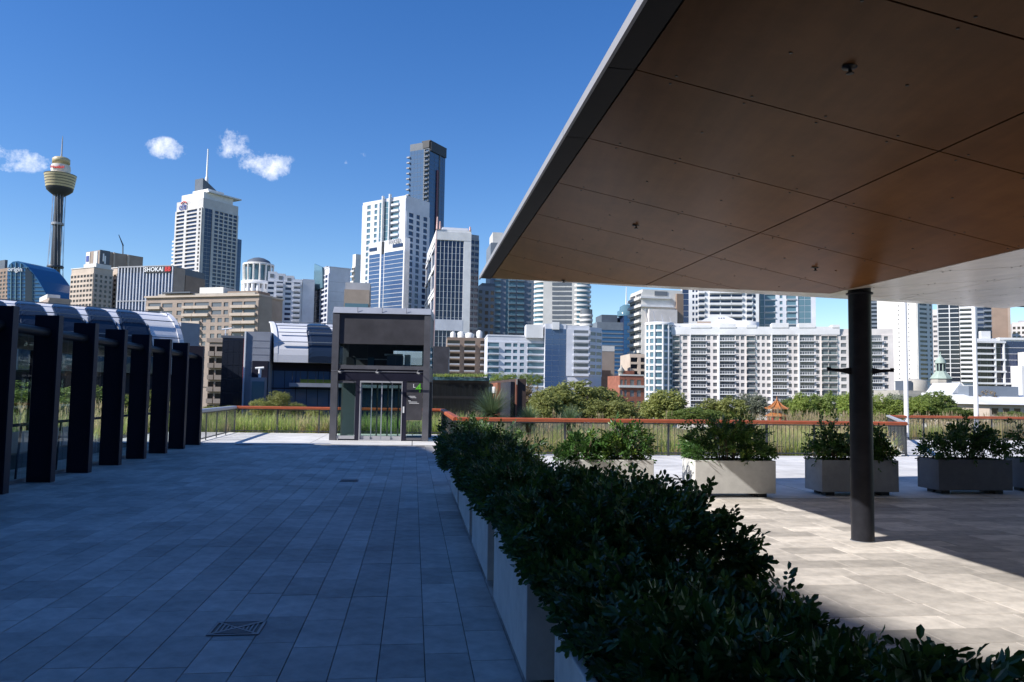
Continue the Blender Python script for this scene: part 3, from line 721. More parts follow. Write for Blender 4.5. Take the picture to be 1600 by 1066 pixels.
lb('machine_box', 532, 545, 556, 570, 0.7, 1.1, 'black'); lb('machine_box', 566, 576, 556, 570, 0.8, 1.2, 'win_teal'); lb('machine_box', 598, 622, 552, 570, 0.6, 1.2, 'slate_wall')
lb('light_box', 592, 622, 549, 552, 0.9, 0.95, 'sign_white'); lb('control_cabinet', 625, 634, 550, 568, 0.9, 1.2, 'white_wall'); lb('cable_tray', 540, 600, 557.5, 559, 1.0, 1.05, 'sign_white')
tb = MB(); z_ = (688.3 - 580) * KP
tb.tube(LO + LX * 0.05 + LY * -0.28 + ZV * z_, LO + LX * 3.1 + LY * -0.28 + ZV * z_, 0.02, 0.02, 8); tb.build('lamp_rail', 'lift_steel', lift)
for px in (528, 586, 650):
    br = MB(); x_ = LO + LX * ((px - 514) * KP)
    br.tube(x_ + LY * 0.09 + ZV * (z_ + 0.08), x_ + LY * -0.28 + ZV * z_, 0.014, 0.014, 6); br.tube(x_ + LY * -0.28 + ZV * z_, x_ + LX * 0.08 + LY * -0.33 + ZV * (z_ + 0.1), 0.012, 0.012, 6); br.tube(x_ + LY * -0.3 + ZV * (z_ - 0.02), x_ + LX * 0.1 + LY * -0.36 + ZV * (z_ - 0.05), 0.035, 0.045, 10)
    br.build('spotlight', 'lift_steel', lift)
lb('side_light', 526.5, 551.5, 598, 681, 0.10, 0.115, 'door_glass'); lb('shaft_panel', 527, 551, 598, 682, 0.9, 0.95, 'slate_wall')
lb('window_frame', 525, 553, 595, 598, 0.06, 0.14, 'lift_steel'); lb('window_sill', 525, 553, 681, 686, 0.03, 0.2, 'rail_grey')
lb('pillar', 553.2, 559.5, 594.2, 688.3, 0.04, 0.24, 'dark_steel'); lb('pillar', 626.5, 633, 594.2, 688.3, 0.04, 0.24, 'dark_steel')
lb('door_frame', 559.6, 626.4, 594.3, 597, 0.03, 0.16, 'rail_grey'); lb('door_frame', 559.6, 561, 597, 687, 0.03, 0.16, 'rail_grey'); lb('door_frame', 625, 626.4, 597, 687, 0.03, 0.16, 'rail_grey')
for k in range(4):
    a = 561.2 + k * 15.95; d_ = 0.09 + 0.03 * (k % 2)
    d = lb('door_leaf', a, a + 15.9, 597.2, 686.5, d_, d_ + 0.012, 'door_glass')
    lb('stile', a, a + 1.6, 597.3, 686.4, d_ - 0.012, d_ - 0.001, 'zinc', d); lb('bottom_rail', a + 1.7, a + 15.8, 681, 686.4, d_ - 0.012, d_ - 0.001, 'rail_grey', d)
lb('threshold', 559.6, 626.4, 686.6, 688.2, 0.02, 0.3, 'rail_grey')
lb('call_panel', 627.6, 630, 634, 644, 0.03, 0.0398, 'sign_white')
sg = lb('sign_panel', 633.2, 658.0, 596, 655.5, 0.0, 0.05, 'panel_grey'); sg['label'] = 'grey level sign with a green numeral 4'
def lt(px, py, d): return LO + LX * ((px - 514) * KP) + LY * d + ZV * ((688.3 - py) * KP)
put_text('numeral', '4', 14.5 * KP * 1.35, 'sign_green', sg, lt(651.8, 605, -0.006), LX, 0.004, 0.003)
put_text('letter', 'L', 7 * KP * 1.2, 'sign_white', sg, lt(645, 601.3, -0.006), LX, 0.004, 0.002)
# the four small lines on the sign are too blurred to read, so they stay as thin pale print
for (a, b, y) in ((636, 647, 617.2), (638, 648.5, 619.4), (636, 640, 624.4), (637.5, 653, 628.2), (637, 650, 626.2)):
    lb('print_line', a, b, y, y + 0.75, -0.004, -0.001, 'sign_white', sg)
lb('side_light', 634, 657.5, 657, 683, 0.10, 0.115, 'glass_dark'); lb('window_sill', 633.5, 658, 683.2, 687, 0.05, 0.2, 'lift_steel')
for k in range(3): lb('guide_post', 575 + 18 * k, 577.2 + 18 * k, 597, 686, 2.0, 2.08, 'lift_steel')
lb('back_frame', 524.6, 658.4, 594.2, 600, 2.3, 2.42, 'lift_steel'); lb('back_pane', 525, 658, 600.2, 684, 2.34, 2.352, 'glass'); lb('car_floor', 525, 658, 686, 688.2, 0.32, 2.2, 'interior')

# ================================================================== the tall building behind the camera that shades the walkway
H = 26.0; sh = sun_h * (H * SLOPE)
sp = [uv(0.35, 24.0), uv(3.74, 4.86), uv(7, -14), Vector((-60, -25, 0)), Vector((-60, 24.4, 0))]
sb = MB(); sb.prism([p - sh - ZV * 8 for p in sp], ZV * (H + 8))
t = thing('unseen_block', 'plain grey office block out of view to the left, shading the walkway', 'building', sp[0] - sh)
sb.build('wall', 'shade_wall', t)
t = thing('unseen_block', 'unseen dark block added behind the camera to hold back sky light', 'building', Vector((12, -9, GZ)))
sb = MB(); sb.box(-20, 45, -24, -8, GZ, 25); sb.build('wall', 'slate_wall', t)  # added mass out of view, keeps sky light off the terrace
# ================================================================== the city
GZ = -8.0
pane_cache = {}
def pane_mesh(w, h, mt, t=0.06):
    k = (round(w, 2), round(h, 2), mt)
    if k not in pane_cache:
        mb = MB(); mb.box(-w / 2, w / 2, -t, 0, -h / 2, h / 2); pane_cache[k] = mb.mesh('window', mt)
    return pane_cache[k]
balc_cache = {}
def balc_mesh(w, h, mt, rail, depth):
    k = (round(w, 2), round(h, 2), mt, rail, depth)
    if k not in balc_cache:
        mb = MB(); mb.box(-w / 2, w / 2, -depth, 0, 0, 0.22)
        mb.box(-w / 2, w / 2, -depth, -depth + 0.08, 0.22, h, 1)
        mb.box(-w / 2, -w / 2 + 0.06, -depth + 0.08, 0, 0.22, h, 1); mb.box(w / 2 - 0.06, w / 2, -depth + 0.08, 0, 0.22, h, 1)
        balc_cache[k] = mb.mesh('balcony', [mt, rail])
    return balc_cache[k]
class Face:
    """a vertical face: origin o (bottom left as seen from outside), s to the right, n outward"""
    def __init__(self, o, s, n, w, h): self.o, self.s, self.n, self.w, self.h = Vector(o), Vector(s), Vector(n), w, h
    def p(self, s, z, d=0.0): return self.o + self.s * s + ZV * z + self.n * d
    def rz(self): return math.atan2(self.s.y, self.s.x)
class Building:
    def __init__(self, name, label, px, py_top, Y, a, wl=None, wr=None, xl=None, xr=None, base=GZ, group=None, cat='building', wall='white_wall'):
        """near corner at column px and depth Y, roof corner at row py_top; a = turn of the right hand face"""
        top = at(px, py_top, Y); self.c = Vector((top.x, top.y, base)); self.h = top.z - base
        a = R(a); self.rd = Vector((math.cos(a), math.sin(a), 0)); self.ld = Vector((-math.sin(a), math.cos(a), 0))
        ym = (py_top + hor(px)) / 2
        def width(x, d):
            q = ray(x, ym); q = Vector((q.x, q.y, 0)); c = Vector((self.c.x, self.c.y, 0))
            den = d.x * q.y - d.y * q.x
            return abs((c.y * q.x - c.x * q.y) / den) if abs(den) > 1e-4 else 20
        self.wr = width(xr, self.rd) if xr is not None else wr
        self.wl = width(xl, self.ld) if xl is not None else wl
        self.t = thing(name, label, cat, self.c, group); self.wallm = wall
        self.R = Face(self.c, self.rd, Vector((self.rd.y, -self.rd.x, 0)), self.wr, self.h)
        self.L = Face(self.c + self.ld * self.wl, -self.ld, -self.rd, self.wl, self.h)
        self.mb = MB(); self.bal = []
        self.core()
    def core(self): self.mb.obox(self.c, self.rd * self.wr, self.ld * self.wl, ZV * self.h)
    def z(self, py, px=None):
        """height above the base of a picture row on the near corner"""
        q = at(px if px is not None else 800, py, self.c.y)
        if px is None:
            x = 800 + FPX * self.c.x / self.c.y; q = at(x, py, self.c.y)
        return q.z - self.c.z
    def facade(self, f, pattern, rows, z0, z1, win='win', s0=0.0, s1=None, ww=0.62, wh=0.55, depth=0.35, wall_depth=None, rail='wall', bd=1.1, parts=True, name='window', bal_h=1.1, skin=True, up=0.5):
        s1 = f.w if s1 is None else s1
        tot = sum(w for _, w in pattern); sc = (s1 - s0) / tot; rh = (z1 - z0) / rows
        joined = MB(); cnt = 0; rz = f.rz(); nrm = f.n
        def plate(sa, sb, za, zb, d):
            if sb - sa > 0.02 and zb - za > 0.02: self.mb.obox(f.p(sa, za, 0), f.s * (sb - sa), nrm * d, ZV * (zb - za))
        x = s0
        for (kind, w) in pattern:
            w *= sc
            if kind == 'p':
                if skin: plate(x, x + w, z0, z1, depth)
                x += w; continue
            fw, fh = {'w': (ww, wh), 'W': (0.86, wh), 'g': (0.95, 0.94), 'r': (1.0, wh), 'b': (0.9, 0.74), 'B': (0.97, 0.74)}[kind]
            pw, ph = w * fw, rh * fh
            for i in range(rows):
                zb = z0 + i * rh; zc = zb + rh * (up if kind in 'wWr' else 0.5 if kind == 'g' else 0.46)
                sc_ = x + w / 2
                if skin and kind != 'g':
                    plate(x, sc_ - pw / 2, zb, zb + rh, depth); plate(sc_ + pw / 2, x + w, zb, zb + rh, depth)
                    plate(sc_ - pw / 2, sc_ + pw / 2, zb, zc - ph / 2, depth); plate(sc_ - pw / 2, sc_ + pw / 2, zc + ph / 2, zb + rh, depth)
                if parts and cnt < 300:
                    place(name, pane_mesh(pw, ph, win), self.t, f.p(sc_, zc, 0.005), rz); cnt += 1
                else:
                    joined.obox(f.p(sc_ - pw / 2, zc - ph / 2, 0.005), f.s * pw, nrm * 0.06, ZV * ph)
                if kind in 'bB':
                    bm = balc_mesh(w * 0.98, bal_h, self.wallm, self.wallm if rail == 'wall' else rail, bd)
                    place('balcony', bm, self.t, f.p(sc_, zb + 0.0, depth), rz)
            x += w
        if joined.v: stuff(joined.build('distant_windows', win, self.t))
    def slab(self, name, mt, s0, s1, d0, d1, z0, z1, f=None, parent=None):
        f = f or self.R; mb = MB(); mb.obox(f.p(s0, z0, d0), f.s * (s1 - s0), f.n * (d1 - d0), ZV * (z1 - z0)); return mb.build(name, mt, parent or self.t)
    def cornice(self, mt=None, o=0.5, hgt=0.8):
        mb = MB(); mb.obox(self.c - self.rd * o - self.ld * o + ZV * self.h, self.rd * (self.wr + 2 * o), self.ld * (self.wl + 2 * o), ZV * hgt)
        return mb.build('parapet', mt or self.wallm, self.t)
    def plant(self, a0, a1, b0, b1, hgt, mt='grey_wall', name='roof_plant_room'):
        mb = MB(); mb.obox(self.c + self.rd * (self.wr * a0) + self.ld * (self.wl * b0) + ZV * self.h, self.rd * (self.wr * (a1 - a0)), self.ld * (self.wl * (b1 - b0)), ZV * hgt)
        return mb.build(name, mt, self.t)
    def done(self, wall=None): return self.mb.build('wall', wall or self.wallm, self.t)

# ---------- far left: brown block, curved blue glass building, observation tower
b = Building('brown_apartment_block', 'dark brown block at the left edge behind the curved glass building', 17, 418, 600, 58, xl=-40, wr=4, wall='brown_wall')
b.facade(b.L, [('w', 1)] * 10, 12, b.h - 40, b.h - 2, 'win_brown'); b.facade(b.R, [('w', 1)] * 1, 12, b.h - 40, b.h - 2, 'win_brown')
b.plant(0.1, 0.6, 0.2, 0.5, 7, 'slate_wall'); b.done()
Y = 560; Pp = lambda px, py, dy=0: at(px, py, Y + dy)
sail = thing('curved_glass_building', 'blue glass office building with a sail shaped curved top', 'building', Pp(40, 470))
outline = [(11, 520), (11.5, 424), (14, 414), (20, 409), (28, 408), (36, 411), (44, 417.5), (52, 427), (60, 438), (68, 452), (76, 468), (80, 520)]
s_ = MB(); s_.prism([Pp(x, y) for x, y in outline], Vector((6, 30, 0))); s_.build('glass_body', 'blue_glass', sail)
for x, y in ((18, 411), (25, 409), (33, 411), (42, 417), (51, 427)):
    mu = MB(); mu.tube(Pp(x, y + 1, -0.3), Pp(x - 0.9, 520, -0.3), 0.5, 0.5, 4); mu.build('mullion', 'win_teal', sail)
for y in range(418, 474, 6):
    xr = 44 + (y - 417.5) * 0.66; xr = min(xr, 75)
    mu = MB(); mu.tube(Pp(12, y, -0.3), Pp(xr, y + 0.5, -0.3), 0.22, 0.22, 4); mu.build('floor_band', 'win_teal', sail)
sh_ = MB(); sh_.prism([Pp(x, y, -0.8) for x, y in ((39, 520), (39.5, 419), (44, 421), (50, 427), (49.5, 520))], Vector((0, 0.6, 0))); sh_.build('recessed_bay', 'win_dark', sail)
put_text('lettering', 'origin', 4.6, 'sign_white', sail, Pp(23.5, 421, -1.2), Vector((1, 0.05, 0)).normalized(), 0.1, 0.05)

Y = 880; tb_ = at(86.5, 470, Y); K = Y / FPX
tw = thing('observation_tower', 'tall slender observation tower with a golden turret and spire', 'tower', Vector((tb_.x, tb_.y, GZ)))
def tz(py, px=93): return at(px, py, Y).z
c0 = Vector((at(93, 300, Y).x, Y, 0))
def tl(name, prof, mt, n=32):
    mb = MB(); mb.lathe(c0, [(r * K, tz(py)) for r, py in prof], n); return mb.build(name, mt, tw)
tl('shaft', [(7.5, 620), (7.0, 440), (6.2, 330), (6.4, 300)], 'tower_dark')
for py in (350, 417):
    tl('shaft_ring', [(8.6 if py == 350 else 11.5, py + 2), (8.8 if py == 350 else 12, py), (8.4 if py == 350 else 11, py - 1.6)], 'grey_wall' if py == 350 else 'tower_dark')
tl('turret_underside', [(7, 307), (14, 302), (18.5, 298), (19.5, 294)], 'tower_dark')
for k in range(5):
    y0 = 294 - k * 4.1; r0 = 19.6 + k * 0.65
    tl('turret_storey', [(r0, y0), (r0 + 0.65, y0 - 2.9)], 'tower_gold'); tl('turret_window', [(r0 + 0.1, y0 - 2.9), (r0 + 0.2, y0 - 4.1)], 'win_brown')
tl('turret_top', [(23, 273.5), (16, 271.5), (14, 271)], 'tower_gold')
dr = tl('upper_drum', [(13.2, 271), (14.0, 265), (13.2, 259)], 'cream_wall'); tl('crown', [(11, 259), (11, 256), (12.6, 256), (12.6, 249), (10, 247)], 'tower_gold')
tl('spire', [(1.6, 247), (1.1, 240), (0.7, 217), (0.2, 212)], 'grey_wall', 8)
put_text('lettering', 'Westfield', 4.2, 'sign_red', dr, Vector((c0.x + 2.2, Y - 14.6 * K, tz(265.0))), Vector((1, 0, 0)), 0.3, 0.06)
for k in range(14):
    t_ = 2 * math.pi * k / 14; mb = MB(); d = Vector((math.cos(t_), math.sin(t_), 0)); d2 = Vector((math.cos(t_ + 0.6), math.sin(t_ + 0.6), 0))
    mb.tube(c0 + d * (9 * K) + ZV * tz(303), c0 + d2 * (11 * K) + ZV * tz(418), 0.16, 0.16, 4, False); mb.tube(c0 + d2 * (11 * K) + ZV * tz(418), c0 + d * (20 * K) + ZV * tz(500), 0.16, 0.16, 4, False); mb.build('stay_cable', 'grey_wall', tw)
b = Building('low_tan_building', 'low tan rooftop building at the foot of the observation tower', 77, 465, 380, 40, xl=44, xr=107, wall='tan_wall'); b.plant(0.0, 0.6, 0.1, 0.5, 2.2, 'cream_wall'); b.facade(b.L, [('w', 1)] * 8, 3, b.h - 11, b.h - 1.5, 'win_brown'); b.done()

# ---------- beige grid office, dark topped block, office with the red sign
b = Building('rooftop_slab_building', 'brown and grey blank block rising behind the beige office', 156, 391, 520, 58, xl=129, xr=219, wall='tan_wall')
for i, (s, m_) in enumerate(((0.06, 'sign_white'), (0.62, 'lavender_wall'))): b.slab('wall_panel', m_, b.L.w * s, b.L.w * (s + 0.26), 0, 0.4, b.h - 14, b.h - 0.5, b.L)
b.slab('wall_panel', 'slate_wall', 0, b.R.w * 0.22, 0, 0.5, b.h - 20, b.h + 0.3); b.slab('sign_blue_mark', 'sign_blue', b.L.w * 0.1, b.L.w * 0.28, 0.42, 0.7, b.h - 7, b.h - 3, b.L)
lg = b.slab('sign_mark', 'sign_white', b.R.w * 0.10, b.R.w * 0.13, 0.52, 0.8, b.h - 9, b.h - 3.5); b.slab('sign_mark', 'sign_white', b.R.w * 0.06, b.R.w * 0.09, 0.52, 0.8, b.h - 7.5, b.h - 2)
b.slab('wall_rib', 'beige_wall', b.R.w * 0.3, b.R.w * 0.33, 0, 1, b.h - 18, b.h); b.slab('wall_rib', 'beige_wall', b.R.w * 0.62, b.R.w * 0.66, 0, 1, b.h - 18, b.h)
b.plant(0.55, 1.0, 0, 1, -2.0 + 2.2, 'brown_wall'); b.done()
cr = at(188, 384, 900); t = thing('tower_crane', 'tiny crane jib above the blank brown rooftop block', 'crane', Vector((cr.x, cr.y, GZ)))
mb = MB(); mb.tube(at(192, 460, 900), at(192, 383, 900), 0.7, 0.7, 4); mb.build('mast', 'slate_wall', t); mb = MB(); mb.tube(at(192.5, 384, 900), at(185.5, 367, 900), 0.9, 0.4, 4); mb.build('jib', 'slate_wall', t)
b = Building('beige_grid_office', 'beige office block with a tight grid of recessed windows', 147, 418, 430, 62, xl=107, xr=172, wall='beige_wall')
z1 = b.h - 3.2; z0 = z1 - 8 * 3.05 - 3.05 * 2
b.facade(b.L, [('w', 1)] * 7, 11, z0, z1, 'win_brown', ww=0.72, wh=0.52); b.facade(b.R, [('w', 1)] * 4, 11, z0, z1, 'win_brown', ww=0.5); b.plant(0.1, 0.9, 0.0, 0.55, 2.6, 'cream_wall'); b.cornice('cream_wall', 0.3, 0.5); b.done()
b = Building('beige_grid_wing', 'lower beige wing with a tight window grid, right of the beige office', 184, 419, 445, 62, xl=151, wr=14, wall='beige_wall')
z1 = b.h - 3.2; z0 = z1 - 30
b.facade(b.L, [('w', 1)] * 5, 11, z0, z1, 'win_brown', ww=0.72, wh=0.52); b.cornice('cream_wall', 0.3, 0.5); b.done()
b = Building('finned_office', 'grey office with vertical fins and a white and red rooftop sign', 271, 415.5, 400, 76, xl=182, xr=316, wall='slate_wall')
f = b.L; n = 17; z1 = b.h - 1.2; rh = 2.9
b.facade(f, [('g', 1)] * n, 9, z1 - 9 * rh - 2, z1 - 2, 'win_blue', skin=False)
for k in range(n + 1): b.slab('fin', 'lavender_wall', f.w * k / n - 0.22, f.w * k / n + 0.22, 0.05, 0.7, b.h - 34, b.h - 0.4, f)
b.slab('spandrel', 'grey_wall', 0, f.w, 0.05, 0.75, z1 - 8 * rh * 0.62 - 3, z1 - 8 * rh * 0.62 - 2.5, f); b.slab('top_beam', 'grey_wall', 0, f.w, 0.05, 0.76, b.h - 0.4, b.h + 0.3, f)
b.slab('wall_panel', 'tan_wall', 0.1, b.R.w * 0.35, 0.0, 0.4, b.h - 30, b.h - 0.5); b.slab('wall_panel', 'brown_wall', b.R.w * 0.37, b.R.w, 0.0, 0.5, b.h - 30, b.h - 3.5)
sgn = b.slab('sign_board', 'black', f.w * 0.5, f.w * 0.98, 0.78, 0.95, b.h - 3.6, b.h - 0.2, f)
put_text('lettering', 'SHOKAI', 3.3, 'sign_white', sgn, f.p(f.w * 0.67, b.h - 1.9, 1.05), f.s, 0.1, 0.05)
put_text('red_mark', 'BB', 3.3, 'sign_red', sgn, f.p(f.w * 0.925, b.h - 1.9, 1.05), f.s, 0.1, 0.1); b.done()

# ---------- the tower with the spire
b = Building('spired_office_tower', 'pale office tower with stepped white crown and thin spire', 318, 309, 690, 58, xl=270, xr=367, wall='pale_wall')
zt = b.h; rh = 3.62
b.facade(b.L, [('p', 0.3), ('W', 3.6), ('p', 0.3), ('W', 4.6), ('p', 0.3), ('w', 1.0), ('p', 0.2)], 30, zt - 9 - 30 * rh, zt - 9, 'win_navy', wh=0.62, depth=1.2)
b.facade(b.R, [('p', 0.3), ('g', 0.8), ('g', 0.8), ('p', 0.4), ('w', 1), ('w', 1), ('w', 1), ('w', 1), ('w', 1), ('p', 0.2)], 30, zt - 9 - 30 * rh, zt - 9, 'win_navy', ww=0.8, wh=0.7, depth=0.8)
w_ = b.L.w
b.slab('bay', 'cream_wall', -0.09 * w_, 0.02, -6, -1, 20, zt - 34, b.L)
for k in range(20): b.slab('bay_band', 'white_wall', -0.11 * w_, 0.02, -0.9, 0.2, zt - 36 - k * rh - 1.6, zt - 36 - k * rh, b.L)
cr_ = b.plant(0.02, 0.85, 0.02, 0.85, 6, 'white_wall', 'crown'); b.plant(0.15, 0.6, 0.05, 0.62, 10, 'white_wall', 'upper_crown')
mb = MB(); q = b.c + ZV * (zt + 6) + b.rd * (b.wr * 0.1) + b.ld * (-2); mb.obox(q, b.rd * (b.wr * 0.95), b.ld * (b.wl * 0.8), ZV * 1.2); mb.build('crown_plate', 'white_wall', b.t)
mb = MB(); q = b.c + ZV * (zt + 10) + b.rd * (b.wr * 0.15) + b.ld * (b.wl * 0.25); mb.prism([q, q + b.rd * (b.wr * 0.5), q + ZV * 11], b.ld * (b.wl * 0.3)); mb.build('crown_wedge', 'slate_wall', b.t)
sp_ = at(323, 283, b.c.y + 20); mb = MB(); mb.lathe(Vector((sp_.x, sp_.y, 0)), [(1.9, sp_.z - 6), (1.5, sp_.z + 3), (0.9, sp_.z + 4), (0.6, at(323, 233, sp_.y).z)], 10); mb.build('spire', 'white_paint', b.t)
lt_ = put_text('lettering', 'citi', 9.5, 'sign_blue', b.t, b.L.p(w_ * 0.27, zt - 5.4, 0.9), b.L.s, 0.2, 0.04)
mb = MB(); cc = b.L.p(w_ * 0.30, zt - 3.8, 0.9)
for k in range(10): t0, t1 = R(25 + 13 * k), R(25 + 13 * (k + 1)); mb.tube(cc + b.L.s * (4.2 * math.cos(t0)) + ZV * (3.2 * math.sin(t0)), cc + b.L.s * (4.2 * math.cos(t1)) + ZV * (3.2 * math.sin(t1)), 0.5, 0.5, 5, False)
mb.build('sign_arc', 'sign_red', b.t); b.done()
b = Building('blue_sliver_tower', 'narrow blue glass tower showing behind the spired office tower', 364, 372, 760, 58, wl=20, xr=373, wall='win_blue'); b.facade(b.R, [('g', 1)] * 3, 14, b.h - 60, b.h, 'win_blue', skin=False); b.done('win_navy')

# ---------- tan apartment block in front
b = Building('tan_apartment_block', 'long tan apartment block with rows of windows and balconies', 405, 463, 290, 30, wl=24, xr=423, wall='tan_wall')
b.t['label'] = 'long tan apartment block with rows of windows and balconies'
# its long face looks at the walkway: rebuild it as the left hand run
lf_w = 0
q0 = at(229, 466, 304); q1 = at(405, 463, 290); d = Vector((q1.x - q0.x, q1.y - q0.y, 0)); Lw = d.length; d.normalize(); nn = Vector((d.y, -d.x, 0))
lf = Face(Vector((q0.x, q0.y, GZ)), d, nn, Lw, b.h)
b.mb.obox(lf.o - nn * 16, d * Lw, nn * 16, ZV * (q0.z - GZ))
hh = q0.z - GZ; rh = 3.02; nr = 8
b.wallm = 'beige_wall'
b.facade(lf, [('p', .3), ('b', 2.0), ('W', 1.7), ('p', .3), ('w', 1.1), ('b', 1.5), ('b', 2.2), ('p', .15), ('W', 1.6), ('w', 1.0), ('p', .2), ('b', 1.6), ('b', 1.8), ('p', .25)], 2, hh - 1.6 - 2 * rh, hh - 1.6, 'win', bd=1.0)
b.facade(lf, [('p', .25), ('w', 1), ('w', .9), ('w', 1), ('w', 1), ('w', 1), ('p', .2), ('b', 1.5), ('b', 1.5), ('w', 1), ('p', .25), ('w', 1), ('w', 1), ('w', 1), ('p', .15), ('b', 1.6), ('b', 1.9), ('p', .25)], 9, hh - 1.6 - 11 * rh, hh - 1.6 - 2 * rh, 'win', bd=1.0, depth=0.3)
b.slab('roof_edge', 'beige_wall', -0.5, Lw + 0.5, -16, 0.8, hh, hh + 0.7, lf); b.slab('roof_edge', 'grey_stone', 4, Lw - 3, -14, -1.5, hh + 0.7, hh + 1.6, lf)
b.slab('roof_plant_room', 'cream_wall', Lw * 0.45, Lw * 0.66, -10, -2, hh + 0.7, hh + 4.0, lf); b.slab('sun_shade', 'slate_wall', Lw * 0.14, Lw * 0.40, -8, 0.3, hh + 1.7, hh + 2.2, lf); b.slab('roof_plant_room', 'brown_wall', Lw * 0.68, Lw * 0.95, -11, -3, hh + 0.7, hh + 2.4, lf)
b.done('tan_wall')
b = Building('brown_balcony_block', 'narrow brown block with stacked balconies beside the dark glass block', 328, 535, 150, 6, wl=14, xr=351, wall='tan_wall')
b.facade(b.R, [('b', 1), ('p', .12), ('b', 1.4)], 7, b.h - 7 * 2.35, b.h - 0.4, 'win_brown', bd=0.8, bal_h=0.9); b.cornice(); b.done()

# ---------- white curved apartment tower and its neighbour
Y = 330; K = Y / FPX; cc = at(402, 470, Y + 10)
wt = thing('curved_white_tower', 'white apartment tower with a rounded glass top and dark dome', 'building', Vector((cc.x, cc.y, GZ)))
c0 = Vector((cc.x, cc.y, 0)); tz2 = lambda py: at(402, py, Y).z
def wl_(name, prof, mt, n=40):
    mb = MB(); mb.lathe(c0, [(r * K, tz2(py)) for r, py in prof], n); return mb.build(name, mt, wt)
wl_('drum', [(22.5, 640), (22.5, 440)], 'win'); wl_('penthouse', [(19, 440), (19, 410)], 'win_teal')
wl_('dome', [(20, 407), (17, 402), (9, 398), (2, 396.5)], 'slate_wall'); wl_('roof_ring', [(24, 410), (24.4, 407.5), (21, 406.5)], 'cream_wall'); wl_('terrace_ring', [(25.5, 441), (26, 436), (22, 435)], 'white_wall')
for k in range(24): wl_('balcony_ring', [(23.6, 452.5 + k * 7.6), (23.7, 448.6 + k * 7.6), (22.4, 448)], 'white_wall')
for k in range(10):
    a_ = R(150 + k * 24); d = Vector((math.cos(a_), math.sin(a_), 0)); mb = MB(); mb.tube(c0 + d * (22 * K) + ZV * tz2(440), c0 + d * (23.5 * K) + ZV * tz2(409), 0.45, 0.45, 6); mb.build('top_strut', 'cream_wall', wt)
for k in range(12):
    a_ = R(150 + k * 20); d = Vector((math.cos(a_), math.sin(a_), 0)); mb = MB(); mb.tube(c0 + d * (22.6 * K) + ZV * tz2(640), c0 + d * (22.6 * K) + ZV * tz2(441), 0.9, 0.9, 4); mb.build('pier', 'white_wall', wt)
b = Building('white_stepped_block', 'white apartment block stepping down to the right of the rounded tower', 473, 436, 325, 20, wl=18, xr=489, wall='lavender_wall')
q0 = at(419, 421, 322); q1 = at(473, 421, 325); d = Vector((q1.x - q0.x, q1.y - q0.y, 0)); Lw = d.length; d.normalize(); nn = Vector((d.y, -d.x, 0)); lf = Face(Vector((q0.x, q0.y, GZ)), d, nn, Lw, b.h)
hs = [at(420, 424, 322).z - GZ, at(440, 427, 322).z - GZ, at(455, 431, 324).z - GZ, at(470, 437, 325).z - GZ]
for k in range(4): b.mb.obox(lf.o + d * (Lw * k / 4) - nn * 18, d * (Lw / 4), nn * 18, ZV * hs[k])
rh = 2.15
for k in range(4):
    b.facade(lf, [('W', 1), ('p', .25)] if k % 2 == 0 else [('b', 1.0), ('p', .2)], 11, hs[3] - 1.0 - 11 * rh, hs[3] - 1.0, 'win_navy', s0=Lw * k / 4, s1=Lw * (k + 1) / 4, bd=0.9, wh=0.5)
for k in range(3): b.slab('upper_window', 'win', Lw * k / 4 + 0.9, Lw * (k + 1) / 4 - 1.1, 0.0, 0.1, hs[k] - 2.6, hs[k] - 1.0, lf)
b.done()
b = Building('white_slab_block', 'plain white slab block with a strip of dark windows and a thin glass fin', 515, 418, 320, 30, xl=489, xr=545, wall='lavender_wall')
f = b.L
b.facade(f, [('p', .12), ('g', .8), ('g', .6), ('p', .05), ('W', 1.0), ('W', .6), ('p', .15)], 14, b.h - 2.5 - 14 * 2.05, b.h - 2.5, 'win_navy', wh=0.62)
for k in range(10): b.slab('groove', 'grey_wall', 0.3, b.R.w - 0.3, 0.001, 0.03, b.h - 6 - k * 4.1, b.h - 5.9 - k * 4.1)
mb = MB(); p = f.p(f.w * 0.12, b.h - 8, 0.5); mb.prism([p, p + f.s * (f.w * 0.62), p + f.s * (f.w * 0.55) + ZV * 9.0, p + ZV * 12.2], f.n * 0.6); mb.build('glass_fin', 'win_teal', b.t)
b.plant(0.0, 0.5, 0.2, 0.6, 1.2); b.cornice(None, 0.2, 0.4); b.done()
b = Building('pale_thin_tower', 'narrow pale tower partly hidden left of the lavender hotel tower', 556, 397, 480, 40, xl=548, xr=566, wall='cream_wall')
b.facade(b.L, [('b', 1)] * 2, 12, b.h - 8 - 12 * 3.4, b.h - 8, 'win_brown', bd=0.9); b.done()
b = Building('yellow_roof_block', 'low tan and grey stepped block beside the lavender hotel tower', 538, 452, 250, 8, wl=12, xr=575, wall='tan_wall'); b.plant(0, 1, 0.3, 1, 2.8, 'grey_wall'); b.slab('window_strip', 'win_teal', 0.3, b.R.w - 0.3, 0.01, 0.15, b.h - 7.5, b.h - 4.6); b.done()

